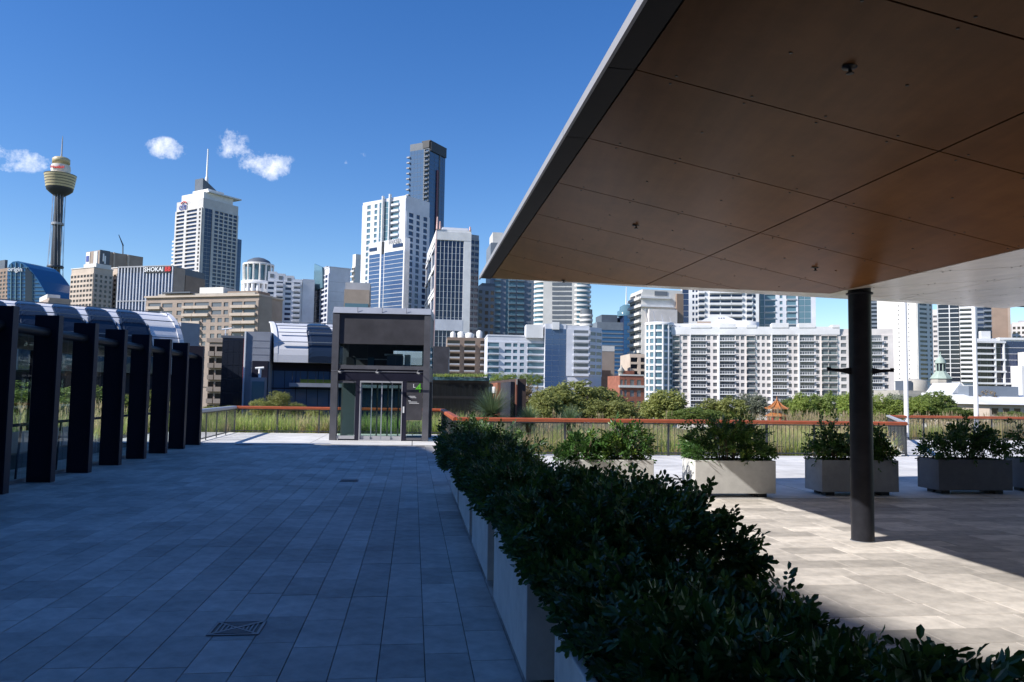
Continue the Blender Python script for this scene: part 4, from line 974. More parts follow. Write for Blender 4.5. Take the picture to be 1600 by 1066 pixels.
# ---------- lavender hotel tower, very tall dark tower, blue grid tower
b = Building('very_tall_apartment_tower', 'tallest dark glass tower with black top edge and slim balconies', 672, 221, 640, 62, xl=636, xr=692, wall='slate_wall')
zt = b.h; f = b.L; rh = 3.9; nr = 36
b.facade(f, [('g', .5), ('g', 1), ('g', 1), ('g', 1), ('g', 1), ('p', .25), ('b', 1.3), ('p', .12)], nr, zt - 6 - nr * rh, zt - 6, 'win_mix', bd=1.4, depth=0.8)
for k in range(30): b.slab('balcony', 'grey_wall', -2.2, 0.6, -1.0, 1.6, zt - 12 - k * rh * 1.2, zt - 10.9 - k * rh * 1.2, f)
b.facade(b.R, [('g', 1), ('g', 1), ('p', .18), ('g', .6), ('g', .6)], nr, zt - 8 - nr * rh, zt - 8, 'win_blue', depth=0.6)
b.slab('red_strip', 'dark_red', b.R.w * 0.42, b.R.w * 0.52, 0.6, 1.0, zt - 98, zt - 22); mb = MB(); mb.obox(b.c + ZV * zt - b.ld * 0.8 - b.rd * 0.8, b.rd * (b.wr + 1.6), b.ld * (b.wl * 0.42), ZV * 1.0); mb.build('top_cap', 'black', b.t)
b.slab('top_band', 'black', 0, b.R.w, 0.2, 1.2, zt - 8, zt); b.slab('top_band', 'black', f.w * 0.68, f.w, 0.2, 1.2, zt - 5.5, zt, f); b.done()
b = Building('lavender_hotel_tower', 'pale lavender hotel tower with glass strips and a blue glass front', 635, 305, 380, 55, xl=563, xr=668, wall='lavender_wall')
zt = b.h; f = b.L; rh = 3.1
b.facade(f, [('p', .8), ('W', .7), ('p', .55), ('W', .55), ('p', .3), ('g', 1.5), ('p', .35), ('B', 1.4), ('p', 1.0)], 18, zt - 1.5 - 18 * rh, zt - 1.5, 'win_teal', wh=0.66, bd=0.7)
b.facade(b.R, [('p', .3), ('w', .8), ('p', .3), ('w', .6), ('p', .4), ('w', .7), ('p', .3)], 18, zt - 8 - 18 * rh, zt - 8, 'win_navy', ww=0.8, wh=0.7); b.slab('blade', 'white_wall', f.w * 0.50, f.w * 0.52, 0.3, 1.8, zt - 60, zt + 1.2, f); b.slab('blade', 'white_wall', f.w * 0.66, f.w * 0.68, 0.3, 1.8, zt - 60, zt + 1.6, f); b.done()
b = Building('blue_front_hotel', 'shorter hotel front of blue glass between white end piers', 633, 371, 340, 50, xl=573, wr=3, wall='white_wall')
zt = b.h; f = b.L; rh = 1.92
b.facade(f, [('p', .12), ('r', 1.2), ('p', .14), ('g', .3), ('p', .05), ('r', 2.0), ('p', .12)], 24, zt - 5.5 - 24 * rh, zt - 5.5, 'win_blue', wh=0.92, depth=0.15)
b.slab('dark_slot', 'black', f.w * 0.38, f.w * 0.44, 0.17, 0.35, zt - 6, zt - 0.2, f); b.slab('plant_window', 'win_navy', f.w * 0.03, f.w * 0.24, 0.16, 0.3, zt - 3.9, zt - 2.4, f); b.slab('plant_window', 'win_navy', f.w * 0.68, f.w * 0.95, 0.16, 0.3, zt - 3.9, zt - 2.4, f)
put_text('lettering', 'FRASER', 2.6, 'grey_wall', b.t, f.p(f.w * 0.74, zt - 1.1, 0.4), f.s, 0.1, 0.05); b.done()
b = Building('blue_grid_tower', 'dark blue gridded tower with white frame and pink steel roof spikes', 682, 358, 310, 10, xl=665, xr=734, wall='white_wall')
zt = b.h; f = b.R; b.facade(b.L, [('W', 1), ('W', 1), ('W', 1)], 6, 4, zt - 4, 'win_navy', wh=0.84, depth=0.4)
b.facade(f, [('p', .1)] + [('g', 1)] * 7 + [('p', 1.9)], 26, 3, zt - 4.5, 'win_navy', depth=0.5)
for k in range(8): b.slab('mullion', 'white_wall', f.w * (0.012 + 0.1105 * k) + 0.0, f.w * (0.012 + 0.1105 * k) + 0.16, 0.08, 0.3, 3, zt - 4.5)
b.slab('floor_beam', 'lavender_wall', 0, f.w * 0.8, 0.1, 0.55, zt - 41.5, zt - 37); b.slab('top_frame', 'white_wall', 0, f.w, 0.1, 0.56, zt - 4.4, zt - 1.0)
for k in range(5): b.slab('side_beam', 'white_wall', 0, b.L.w, 0.42, 0.6, zt - 7.5 - k * 8.9, zt - 6.4 - k * 8.9, b.L)
for a_, hgt in ((0.02, 5.0), (0.1, 3.2), (0.96, 1.6)): mb = MB(); p = b.R.p(b.R.w * a_, zt, 0.3); mb.tube(p, p + ZV * hgt, 0.55, 0.25, 6); mb.build('roof_spike', 'pink_steel', b.t)
b.slab('pink_edge', 'pink_steel', -0.1, 0.12, 0.0, 0.6, 0, zt); b.plant(0.2, 0.95, 0.1, 0.8, 2.2, 'metal_roof'); b.done()
b = Building('blue_grid_tower_wing', 'shaded wing with stacked windows right of the blue gridded tower', 734, 366, 322, 35, wl=12, xr=746, wall='bluegrey_wall'); b.facade(b.R, [('W', 1), ('W', 1)], 26, b.h - 68, b.h - 2, 'win_navy', wh=0.6); b.done()

# ---------- behind the canopy tip
b = Building('brown_edge_tower', 'narrow dark tower with lit balcony edge left of the slate tower', 748, 447, 360, 12, wl=16, xr=772, wall='bluegrey_wall'); b.facade(b.R, [('b', .7), ('p', .3), ('w', 1), ('w', 1)], 14, b.h - 46, b.h - 1.5, 'win_brown', bd=1.0); b.plant(0.2, 1, 0, 1, 1.5, 'slate_wall'); b.done()
b = Building('slate_apartment_tower', 'slate blue apartment tower with teal balconies beneath the canopy tip', 767, 379, 400, 8, wl=22, xr=834, wall='bluegrey_wall')
b.facade(b.R, [('p', .5), ('b', 1.0), ('p', .7), ('g', .4), ('b', 1.0), ('p', .2), ('b', 1), ('p', .6), ('w', .5), ('p', .3)], 24, b.h - 24 * 3.05 - 8, b.h - 8, 'win_teal', bd=0.9, rail='win_teal'); b.plant(0.05, 0.28, 0.1, 0.8, 6, 'cream_wall'); b.done()
# white tower with rounded balconies
Y = 300; K = Y / FPX
rt = thing('round_balcony_tower', 'white apartment tower ringed with rounded balconies', 'building', Vector((at(880, 500, Y).x, Y, GZ)))
def rl(name, px, prof, mt, dy=0, n=32):
    p = at(px, 500, Y + dy); mb = MB(); mb.lathe(Vector((p.x, p.y, 0)), [(r * K, at(px, py, Y + dy).z) for r, py in prof], n); return mb.build(name, mt, rt)
x0, x1 = at(848, 500, Y).x, at(905, 500, Y).x
mb = MB(); mb.box(x0, x1, Y - 2, Y + 18, GZ, at(880, 395, Y).z); mb.build('wall', 'cream_wall', rt)
rl('left_bay', 849, [(14, 640), (14, 398)], 'win_teal', 2); rl('right_bay', 905, [(17, 640), (17, 398)], 'win_teal', 2); rl('right_stair', 916, [(9.5, 640), (9.5, 484)], 'win', -4)
for k in range(26):
    y_ = 403 + k * 7.4
    rl('balcony', 849, [(15.5, y_ + 3.3), (15.7, y_), (14.0, y_ - 0.1)], 'cream_wall', 2, 28); rl('balcony', 905, [(18.4, y_ + 3.0), (18.6, y_), (17, y_ - 0.1)], 'cream_wall', 2, 28)
    if y_ > 488: rl('balcony', 916, [(10.2, y_ + 3.3), (10.4, y_), (9.5, y_ - 0.1)], 'cream_wall', -4, 20)
pm = pane_mesh(2.6, 1.25, 'win')
for k in range(24):
    for px in (868, 878, 888): p = at(px, 407 + k * 7.4, Y - 2.02); place('window', pm, rt, p)

# ---------- lower apartments in the middle
b = Building('brown_brick_apartments', 'brown apartment block with white balcony edges behind the trees', 699, 527, 200, 6, wl=14, xr=763, wall='tan_wall')
b.facade(b.R, [('B', 1.5), ('p', .5), ('B', 1.3), ('p', .6), ('B', 1.0)], 6, b.h - 6 * 1.72 - .5, b.h - 0.5, 'win_brown', bd=0.8, bal_h=0.55, rail='grey_wall'); b.done('brown_wall'); 
for k, (a_, r_, h_) in enumerate(((0.35, 1.0, 1.6), (0.55, 1.3, 1.3), (0.8, 0.8, 2.0), (0.15, 0.7, 1.5))): p = b.c + b.rd * (b.wr * a_) + b.ld * 5 + ZV * b.h; mb = MB(); mb.lathe(p, [(r_, 0), (r_, h_), (r_ * 0.4, h_ + 0.4)], 14); mb.build('water_tank', 'cream_wall', b.t)
b = Building('white_blue_apartments', 'white apartment block with a tall blue glass stair panel', 762, 525, 185, 5, wl=14, xr=853, wall='lavender_wall')
f = b.R; zt = b.h; b.facade(f, [('B', 1.7), ('p', .75), ('W', 1.1), ('w', 1), ('w', 1), ('p', .25), ('B', 2.7), ('p', .1)], 7, zt - 1.6 - 7 * 1.5, zt - 1.3, 'win_teal', bd=0.5, bal_h=0.28, wh=0.55, depth=0.2)
tw2 = Vector((at(852, 505, 184).x, 184, 0)); z2 = at(852, 506, 184).z - GZ; wpx = 184 / FPX
fb = Face(Vector((tw2.x, 183.6, GZ)), Vector((1, 0.05, 0)).normalized(), Vector((0.05, -1, 0)).normalized(), 33 * wpx, z2)
b.mb.obox(fb.o - fb.n * 10, fb.s * fb.w, fb.n * 10, ZV * z2); b.facade(fb, [('g', 1), ('g', 1), ('g', 1)], 11, z2 - 15.2, z2 - 1.2, 'win_blue', depth=0.2); b.slab('sign_panel', 'white_wall', fb.w * 0.33, fb.w * 0.66, 0.1, 0.4, z2 - 1.4, z2 + 0.4, fb)
b.slab('balcony_wing', 'lavender_wall', fb.w + 0.05, fb.w + 5.6, -9, -0.1, 0, z2 - 0.3, fb)
fw_ = Face(fb.p(fb.w + 0.05, 0, -0.1), fb.s, fb.n, 5.5, z2); b.facade(fw_, [('p', .6), ('b', 1.4)], 7, z2 - 1.6 - 7 * 1.55, z2 - 1.2, 'win', bd=0.4, bal_h=0.6, depth=0.15)
q = fb.p(fb.w + 5.65, 0, 0); fr_ = Face(q, (fb.s + Vector((0, 0.9, 0))).normalized(), (fb.n + Vector((0.9, 0, 0))).normalized(), 4.5, z2)
b.mb.obox(q - fb.n * 9, fr_.s * 4.5, fb.n * 9, ZV * (z2 - 0.6)); b.facade(fr_, [('W', 1), ('W', 1)], 7, z2 - 1.6 - 7 * 1.55, z2 - 1.4, 'win', wh=0.5, depth=0.15)
b.slab('roof_room', 'white_wall', -4.5, -0.4, -7, -1, zt - 0.3, z2 - 0.2, fb); b.cornice(None, 0.1, 0.35); b.done()
b = Building('blue_glass_office_pair', 'grey and blue glass office in the distance left of the glass turret', 933, 503, 640, 6, wl=40, xr=974, wall='bluegrey_wall'); b.facade(b.R, [('r', 1)] * 6, 14, b.h - 14 * 3.4 - 6, b.h - 6, 'blue_glass', wh=0.7); b.plant(0.25, 0.85, 0.2, 0.8, 7, 'slate_wall'); b.done()
b = Building('blue_glass_turret', 'slim blue glass tower with a stepped turret top and mast', 975, 493, 640, 8, wl=30, xr=990, wall='blue_glass'); b.facade(b.R, [('g', 1)] * 3, 16, b.h - 16 * 4, b.h, 'blue_glass', skin=False)
p = b.c + b.rd * (b.wr * 0.5) + b.ld * 8 + ZV * b.h; mb = MB(); mb.lathe(p, [(7.6, 0), (7.6, 4), (5.8, 5), (5.4, 8), (2.2, 10)], 16); mb.build('turret_top', 'win_teal', b.t); mb = MB(); mb.lathe(p, [(0.7, 10), (0.3, 25)], 6); mb.build('mast', 'white_paint', b.t); b.slab('side_bay', 'win_navy', b.wr, b.wr + 3.0, -14, -1, 0, b.h - 10); b.done('win_navy')
b = Building('brown_blank_wall_building', 'brown blank walled building with pale parapet behind the trees', 930, 556, 230, 10, wl=14, xr=960, wall='brown_wall'); b.slab('upper_block', 'tan_wall', b.wr * 0.3, b.wr * 0.98, -9, 0.3, 0, b.h + 1.4); b.slab('parapet', 'cream_wall', b.wr * 0.3, b.wr * 0.98, -9, 0.35, b.h + 1.42, b.h + 3.0); b.slab('low_shed', 'dark_brick', -1, b.wr * 0.65, 0.35, 3, 0, b.h - 4.4); b.done()
b = Building('cream_garage_block', 'cream block with deep square openings beside the red brick building', 984, 553, 240, 4, wl=14, xr=1012, wall='beige_wall'); b.facade(b.R, [('W', 1), ('p', .25), ('W', 1)], 4, b.h - 4 * 2.1 - .8, b.h - .8, 'win_dark', wh=0.66, depth=0.6); b.done()
b = Building('red_brick_building', 'old red brick corner building with white windows and corner turret', 968, 587, 170, 8, wl=10, xr=1006, wall='brick')
b.facade(b.R, [('w', .7), ('w', .7), ('p', .2), ('w', 1.2), ('w', 1.2), ('p', .3)], 3, b.h - 7.4, b.h - 0.4, 'win', ww=0.6, wh=0.6, depth=0.15)
b.slab('cornice', 'cream_wall', -0.2, b.wr + 0.2, 0.1, 0.5, b.h - 2.6, b.h - 2.1); b.slab('pediment', 'brick', b.wr * 0.15, b.wr * 0.6, -1, 0.1, b.h, b.h + 1.1)
p = b.c + b.rd * 0.6 + b.ld * 0.6 + ZV * b.h; mb = MB(); mb.lathe(p, [(0.7, 0), (0.7, 0.9), (0.9, 1.0), (0.2, 1.9), (0.05, 2.4)], 10); mb.build('corner_turret', 'grey_stone', b.t); b.slab('parapet', 'cream_wall', 0, b.wr, -0.5, 0.12, b.h, b.h + 0.3); b.done()
# ---------- the great white apartment block and what rises behind it
Y = 215
q0, q1 = at(1050, 505, Y), at(1396, 518, Y - 12)
blk = thing('white_apartment_block', 'huge white apartment block with stacked balconies and square windows', 'building', Vector((q0.x, q0.y, GZ)))
class Mass(Building):
    def __init__(self, t, wall): self.t = t; self.wallm = wall; self.mb = MB()
b = Mass(blk, 'pinkish_wall')
d = Vector((q1.x - q0.x, q1.y - q0.y, 0)); Lw = d.length; d.normalize(); nn = Vector((d.y, -d.x, 0))
lf = Face(Vector((q0.x, q0.y, GZ)), d, nn, Lw, q0.z - GZ)
def sx(px):      # distance along the facade of a picture column
    q = ray(px, 560); q = Vector((q.x, q.y, 0)); o = lf.o
    den = d.x * q.y - d.y * q.x; return (o.y * q.x - o.x * q.y) / den
def sz_(py): return at(1200, py, (q0.y + q1.y) / 2).z - GZ
zt = sz_(514); rh = (sz_(523.5) - sz_(534))
b.mb.obox(lf.o - nn * 18, d * sx(1396), nn * 18, ZV * zt)
cols = [(1051, 1062, 'b'), (1066, 1075, 'w'), (1079, 1103, 'T'), (1103.5, 1111, 'w'), (1113, 1121.5, 'w'), (1124, 1148, 'T'), (1149, 1156, 'w'), (1156.5, 1164, 'w'), (1166, 1180, 'b'), (1182, 1188, 'w'), (1189.5, 1196, 'w'), (1197, 1205, 'w'),
        (1206, 1229, 'T'), (1231, 1238, 'w'), (1239, 1247, 'w'), (1248.5, 1272, 'T'), (1274, 1281.5, 'w'), (1283, 1294, 'b'), (1294.5, 1308, 'b'), (1312, 1324, 'w'), (1330, 1338, 'w'), (1340, 1350, 'w'), (1360, 1378, 'T'), (1380, 1389, 'w')]
NR = 12; ztop = sz_(523); zb = ztop - NR * rh
x = 0.0
for (a, c, k) in cols:
    s0, s1 = sx(a), sx(c)
    if s0 > x + 0.02: b.facade(lf, [('p', 1)], 1, zb, ztop, s0=x, s1=s0, depth=0.3)
    if k == 'w': b.facade(lf, [('w', 1)], NR, zb, ztop, 'win', s0=s0, s1=s1, ww=0.72, wh=0.56, depth=0.3)
    elif k == 'b': b.facade(lf, [('B', 1)], NR, zb, ztop, 'win', s0=s0, s1=s1, bd=0.25, bal_h=0.75, depth=0.5, rail='rail_glass')
    else:                                        # glazed bays behind projecting balconies
        b.facade(lf, [('g', 1), ('g', 1), ('g', 1)], NR, zb, ztop, 'win', s0=s0, s1=s1, depth=0.3, skin=False)
        for i in range(NR):
            mb = MB(); z_ = zb + i * rh
            mb.obox(lf.p(s0, z_, 0.0), d * (s1 - s0), nn * 1.0, ZV * 0.22); mb.obox(lf.p(s0, z_ + 0.85, 0.92), d * (s1 - s0), nn * 0.07, ZV * 0.08)
            for j in range(7): mb.obox(lf.p(s0 + (s1 - s0 - 0.1) * j / 6, z_ + 0.22, 0.93), d * 0.1, nn * 0.05, ZV * 0.63)
            mb.build('balcony', 'white_wall', blk)
        b.slab('wall_pier', 'white_wall', s0 - 0.25, s0 + 0.05, 0, 1.05, zb, ztop, lf)
    x = s1
b.facade(lf, [('p', 1)], 1, zb, ztop, s0=x, s1=sx(1396), depth=0.3)
b.slab('wall_base', 'pinkish_wall', 0, sx(1396), 0, 0.31, 0, zb, lf)
b.slab('parapet', 'white_wall', -0.2, sx(1312), -2, 0.6, ztop, zt + 0.6, lf)
for a_, c_, hh_ in ((1079, 1111, 0.5), (1124, 1150, 0.95), (1166, 1182, 0.45), (1206, 1232, 1.0), (1248, 1274, 0.95), (1300, 1312, 0.5)): b.slab('parapet_step', 'white_wall', sx(a_), sx(c_), -4, 0.75, zt + 0.3, zt + 0.6 + hh_, lf)
b.slab('upper_storey', 'white_wall', sx(1052), sx(1140), -14, -3, zt, sz_(503.5), lf); b.slab('upper_window', 'win_dark', sx(1078), sx(1108), -3, -2.9, sz_(510.5), sz_(508.2), lf)
b.slab('set_back_storey', 'cream_wall', sx(1282), sx(1312), -10, -2.5, zt, sz_(512), lf)
mb = MB(); p = lf.p(sx(1164), 0, -9); mb.lathe(p, [(sx(1192) - sx(1164), zt), (sx(1192) - sx(1164), sz_(499)), (1.0, sz_(497.5))], 36); mb.build('roof_drum', 'white_wall', blk)
mb = MB(); s0, s1 = sx(1098), sx(1154); pts = [lf.p(s0 + (s1 - s0) * k / 10, sz_(502) + (sz_(488) - sz_(502)) * math.sin(math.pi * (0.12 + 0.78 * k / 10)), -6) for k in range(11)]; mb.prism([lf.p(s0, zt, -6)] + pts + [lf.p(s1, zt, -6)], nn * -5); mb.build('curved_roof', 'metal_roof', blk)
for k in range(3): b.slab('round_window', 'black', sx(1124.5 + 4 * k), sx(1126 + 4 * k), -5.99, -5.9, sz_(494), sz_(492.6), lf)
b.slab('red_roof_wall', 'tan_wall', sx(1090), sx(1112), -5, -4, sz_(503), sz_(499.5), lf)
# rounded glass corner at its left end
K = Y / FPX; pc = at(1030, 560, Y + 2); zc = lambda py: at(1030, py, Y).z
mb = MB(); mb.lathe(Vector((pc.x, pc.y, 0)), [(21 * K, GZ), (21 * K, zc(508))], 40); mb.build('rounded_corner', 'win_teal', blk)
for i in range(NR + 1):
    mb = MB(); y_ = 516 + i * 10.6; mb.lathe(Vector((pc.x, pc.y, 0)), [(22 * K, zc(y_ + 3.0)), (22.2 * K, zc(y_)), (21 * K, zc(y_ - 0.1))], 40); mb.build('balcony', 'white_wall', blk)
for a_ in (150, 185, 215, 240, 275, 300):
    mb = MB(); dd = Vector((math.cos(R(a_)), math.sin(R(a_)), 0)); p = Vector((pc.x, pc.y, 0)) + dd * (21.3 * K); mb.tube(p + ZV * GZ, p + ZV * zc(508), 0.4, 0.4, 4); mb.build('corner_pier', 'white_wall', blk)
mb = MB(); mb.lathe(Vector((pc.x, pc.y, 0)), [(22.4 * K, zc(508)), (22.6 * K, zc(504)), (20 * K, zc(503.5))], 40); mb.build('corner_cornice', 'white_wall', blk)
for k in range(4): p = at(1012 + 12 * k, 504, Y + 1); mb = MB(); mb.obox(p, (0.25, 0, 0), (0, 0.25, 0), (-0.9 + 0.2 * k, 0, (3.9 - 0.75 * k))); mb.build('roof_mast', 'grey_wall', blk)
b.done('pinkish_wall')

b = Building('cream_stepped_tower', 'cream tower with stepped terraces behind the left end of the white block', 1004, 452, 300, 8, wl=16, xr=1066, wall='cream_wall')
b.facade(b.L, [('b', 1), ('b', 1)], 12, b.h - 12 * 3.1, b.h - 1, 'win', bd=1.0)
b.slab('terrace', 'white_wall', -1.2, b.wr * 0.75, -6, 1.5, b.h - 7.0, b.h - 6.2); b.slab('terrace', 'white_wall', -1.0, b.wr * 0.7, -6, 1.0, b.h - 3.6, b.h - 2.9); b.slab('front_block', 'pinkish_wall', b.wr * 0.12, b.wr * 0.82, 0.1, 2.4, 0, b.h - 8.0); b.slab('side_block', 'brown_wall', b.wr * 0.83, b.wr * 0.995, 0.05, 1.5, 0, b.h - 1.5); b.slab('louvre_window', 'win', b.wr * 0.3, b.wr * 0.62, 0.02, 0.2, b.h - 2.4, b.h - 0.6); b.done()
b = Building('white_balcony_slab', 'white slab tower of stacked balconies rising behind the white block', 1066, 448, 330, -9, wl=16, xr=1186, wall='white_wall')
b.facade(b.R, [('g', .9), ('p', .4), ('w', .45), ('w', .45), ('b', .9), ('p', .6), ('b', 1.5), ('b', 1.5), ('b', 1.5), ('p', .5), ('b', .8), ('w', .6), ('p', .3)], 7, b.h - 7 * 2.6, b.h - 0.5, 'win_navy', bd=0.8, bal_h=0.95); b.done()
b = Building('teal_glass_apartments', 'teal and white glass apartment tower right of the balcony slab', 1187, 448, 330, -15, wl=16, xr=1275, wall='lavender_wall')
b.facade(b.R, [('g', .5), ('b', 1.3), ('p', .3), ('w', .5), ('p', .3), ('B', 1.1), ('p', .2), ('g', .7), ('g', .7), ('p', .5)], 7, b.h - 7 * 2.75, b.h - 0.5, 'win_teal', bd=0.5, bal_h=0.4, rail='rail_glass'); b.done()

# ---------- right hand towers
b = Building('navy_banded_tower', 'narrow navy banded tower just right of the column', 1345, 455, 420, -22, wl=14, xr=1375, wall='win_navy'); b.facade(b.R, [('r', 1)], 14, b.h - 30, b.h, 'win_dark', wh=0.5, depth=0.4); b.done('bluegrey_wall')
b = Building('cream_blank_tower', 'tall blank cream tower with a strip of dark windows, behind the white pole', 1432, 455, 260, 24, xl=1372, xr=1457, wall='cream_wall')
b.facade(b.R, [('p', .3), ('W', 1.8), ('p', .3), ('w', .6), ('p', .15)], 19, b.h - 19 * 1.58 - 0.5, b.h - 0.5, 'win_dark', wh=0.46, depth=0.25)
b.facade(b.L, [('p', 3), ('w', .4), ('p', 1.0), ('w', .4), ('p', .9)], 19, b.h - 19 * 1.58 - 0.5, b.h - 0.5, 'win', wh=0.3, ww=0.4, depth=0.25); b.slab('green_sign', 'sign_green', b.wr * 0.1, b.wr * 0.35, 0.3, 0.5, b.h - 4.0, b.h - 2.2); b.done()
b = Building('white_sliver_tower', 'thin white tower between the cream tower and the banded tower', 1456, 484, 330, -26, wl=10, xr=1467, wall='pinkish_wall'); b.facade(b.R, [('w', 1)], 14, b.h - 32, b.h - 2, 'win', wh=0.4); b.done()
b = Building('dark_banded_tower', 'dark glass tower with thin white floor lines and one white mullion', 1465, 455, 300, -28, wl=18, xr=1499, wall='white_wall')
b.facade(b.R, [('r', 1.1), ('p', .1), ('r', .9)], 20, b.h - 20 * 1.78, b.h, 'win_dark', wh=0.86, depth=0.25); b.done()
b = Building('white_banded_tower', 'tower with thick white balcony bands at the right', 1498, 455, 296, -29, wl=18, xr=1526, wall='white_wall'); b.facade(b.R, [('B', 1)], 20, b.h - 20 * 1.76, b.h, 'win_dark', bd=1.0, bal_h=0.8); b.done()
b = Building('navy_step_tower', 'blue tower coloured in shade tones with stepped balconies behind the white pole', 1526, 455, 320, -24, wl=14, xr=1550, wall='bluegrey_wall'); b.facade(b.R, [('r', 1), ('B', 1.2)], 12, b.h - 12 * 2.2, b.h, 'win_navy', bd=0.9, bal_h=0.7); b.done()  # blue grey walls paint shade onto a face turned to the sun
b = Building('brown_blank_tower', 'plain brown windowless tower at the right', 1549, 455, 360, -29, wl=16, xr=1580, wall='brown_wall'); b.slab('corner_strip', 'tan_wall', b.wr * 0.86, b.wr, 0.0, 0.3, 0, b.h); b.done()  # brown wall kept dark, standing in for shade on this face
b = Building('pink_hotel_block', 'pale pink block with square windows at the right edge', 1581, 504, 340, -31, wl=14, xr=1640, wall='pinkish_wall'); b.facade(b.R, [('w', 1)] * 8, 4, b.h - 10, b.h - 1.5, 'win_brown'); b.plant(0.2, 0.6, 0.2, 0.6, 1.0); b.done()
b = Building('white_band_office', 'navy glass office with projecting white sunshade frames', 1563, 531, 150, -5, wl=3, xr=1680, wall='white_wall')
b.facade(b.R, [('g', 1)] * 12, 8, b.h - 10, b.h - 0.3, 'win_navy', depth=0.1, skin=False)
for k in range(8): b.slab('floor_line', 'lavender_wall', 0, b.wr, 0.06, 0.16, b.h - 10 + k * 1.2, b.h - 9.93 + k * 1.2)
q = at(1520, 531, 150); wf = Face(Vector((q.x, q.y, GZ)), Vector((1, 0.0, 0)), Vector((0, -1, 0)), b.c.x - q.x, b.h); b.mb.obox(wf.o, wf.s * wf.w, Vector((4.9, 8, 0)), ZV * (b.h + 0.2))
b.facade(wf, [('g', 1)] * 4, 8, b.h - 10, b.h - 0.3, 'win_dark', depth=0.1, skin=False)
for k, (a_, c_) in enumerate(((0, 1.12), (0.0, .75), (0, .75), (0, 1.12), (0, .75), (0, 1.12), (0, .75), (0, 1.35), )): b.slab('sunshade', 'white_wall', wf.w * a_, wf.w * c_, 0.1, 0.7, b.h - 0.7 - k * 1.15, b.h - 0.35 - k * 1.15, wf)
for s_ in (0.72, 1.04): b.slab('frame_post', 'white_wall', wf.w * s_, wf.w * s_ + 0.22, 0.2, 0.66, b.h - 9, b.h - 0.4, wf)
b.slab('roof_slab', 'white_wall', -0.3, b.wr, -8, 0.3, b.h, b.h + 0.4); b.plant(-0.25, -0.12, 0.1, 0.4, 1.7, 'white_wall'); b.slab('podium', 'white_wall', b.wr * 0.12, b.wr * 0.6, 0.2, 4, 0, b.h - 5.2); b.slab('podium', 'cream_wall', b.wr * 0.22, b.wr, 0.3, 3, b.h - 5.2, b.h - 2.5); b.done()
# old clock tower like cupola
Y = 170; K = Y / FPX
cu = thing('cupola_tower', 'old brick tower with a green copper cupola', 'tower', Vector((at(1470, 600, Y).x, Y, GZ)))
c0 = Vector((at(1470, 590, Y).x, Y, 0)); cz = lambda py: at(1470, py, Y).z
def cu_(name, prof, mt, n=8, smooth=False):
    mb = MB(); mb.lathe(c0, [(r * K, cz(py)) for r, py in prof], n, smooth=smooth); return mb.build(name, mt, cu)
cu_('brick_shaft', [(14, 660), (14, 600)], 'brick'); cu_('cornice', [(15.2, 600), (15.2, 596.5), (14.5, 592)], 'grey_stone'); cu_('lower_roof', [(16.5, 592), (12, 586), (7, 580)], 'copper_green')
cu_('lantern', [(6, 580), (6, 568)], 'win_dark'); cu_('lantern_roof', [(8.4, 568), (8.0, 566), (5.5, 561), (1.6, 557.5), (0.4, 550)], 'copper_green', 16, True)
for k in range(8):
    a_ = 2 * math.pi * k / 8; p = c0 + Vector((math.cos(a_), math.sin(a_), 0)) * (6.4 * K); mb = MB(); mb.tube(p + ZV * cz(580), p + ZV * cz(568), 0.12, 0.12, 6); mb.build('lantern_post', 'copper_green', cu)
for k in range(8):
    a_ = 2 * math.pi * (k + 0.5) / 8; d_ = Vector((math.cos(a_), math.sin(a_), 0)); s_ = Vector((-d_.y, d_.x, 0)); p = c0 + d_ * (13.2 * K); mb = MB(); mb.obox(p - s_ * 0.4 + ZV * cz(612), s_ * 0.8, d_ * 0.3, ZV * (cz(603) - cz(612))); mb.build('arched_window', 'grey_stone', cu)
b = Building('round_stone_building', 'low grey stone building with a drum front below the cream tower', 1404, 610, 150, 4, wl=9, xr=1500, wall='grey_stone'); b.facade(b.R, [('w', 1)] * 9, 1, b.h - 3, b.h - 0.6, 'win_brown'); p = b.R.p(b.wr * 0.4, b.h, -3); mb = MB(); mb.lathe(p, [(2.4, 0), (2.4, 2.0), (0.4, 2.4)], 24); mb.build('drum', 'grey_stone', b.t); b.plant(0.16, 0.26, 0.1, 0.5, 1.9, 'slate_wall'); b.done()
b = Building('white_gable_house', 'bright white gabled house front at the right beyond the railing', 1488, 614, 120, 4, wl=8, xr=1513, wall='white_wall'); mb = MB(); mb.prism([b.R.p(0, b.h, 0.1), b.R.p(b.wr, b.h, 0.1), b.R.p(b.wr * 0.5, b.h + 1.6, 0.1)], -b.R.n * 7); mb.build('gable_roof', 'metal_roof', b.t); b.facade(b.R, [('w', 1), ('w', 1)], 1, b.h - 2.2, b.h - 0.4, 'win'); b.done()
b = Building('long_white_roof_shed', 'long low shed with white roof at the right edge', 1545, 632, 90, 4, wl=12, xr=1700, wall='beige_wall'); b.facade(b.R, [('w', 1)] * 9, 1, b.h - 1.5, b.h - 0.1, 'win_brown', wh=0.55, ww=0.6, depth=0.1)
mb = MB(); mb.prism([b.R.p(-0.6, b.h, 0.6), b.R.p(-0.6, b.h + 1.15, -5), b.R.p(-0.6, b.h, -12)], b.rd * (b.wr + 1.2)); mb.build('roof', 'white_wall', b.t); b.slab('roof_monitor', 'bluegrey_wall', b.wr * 0.03, b.wr * 0.55, -6, -4, b.h + 0.7, b.h + 2.2); b.done()
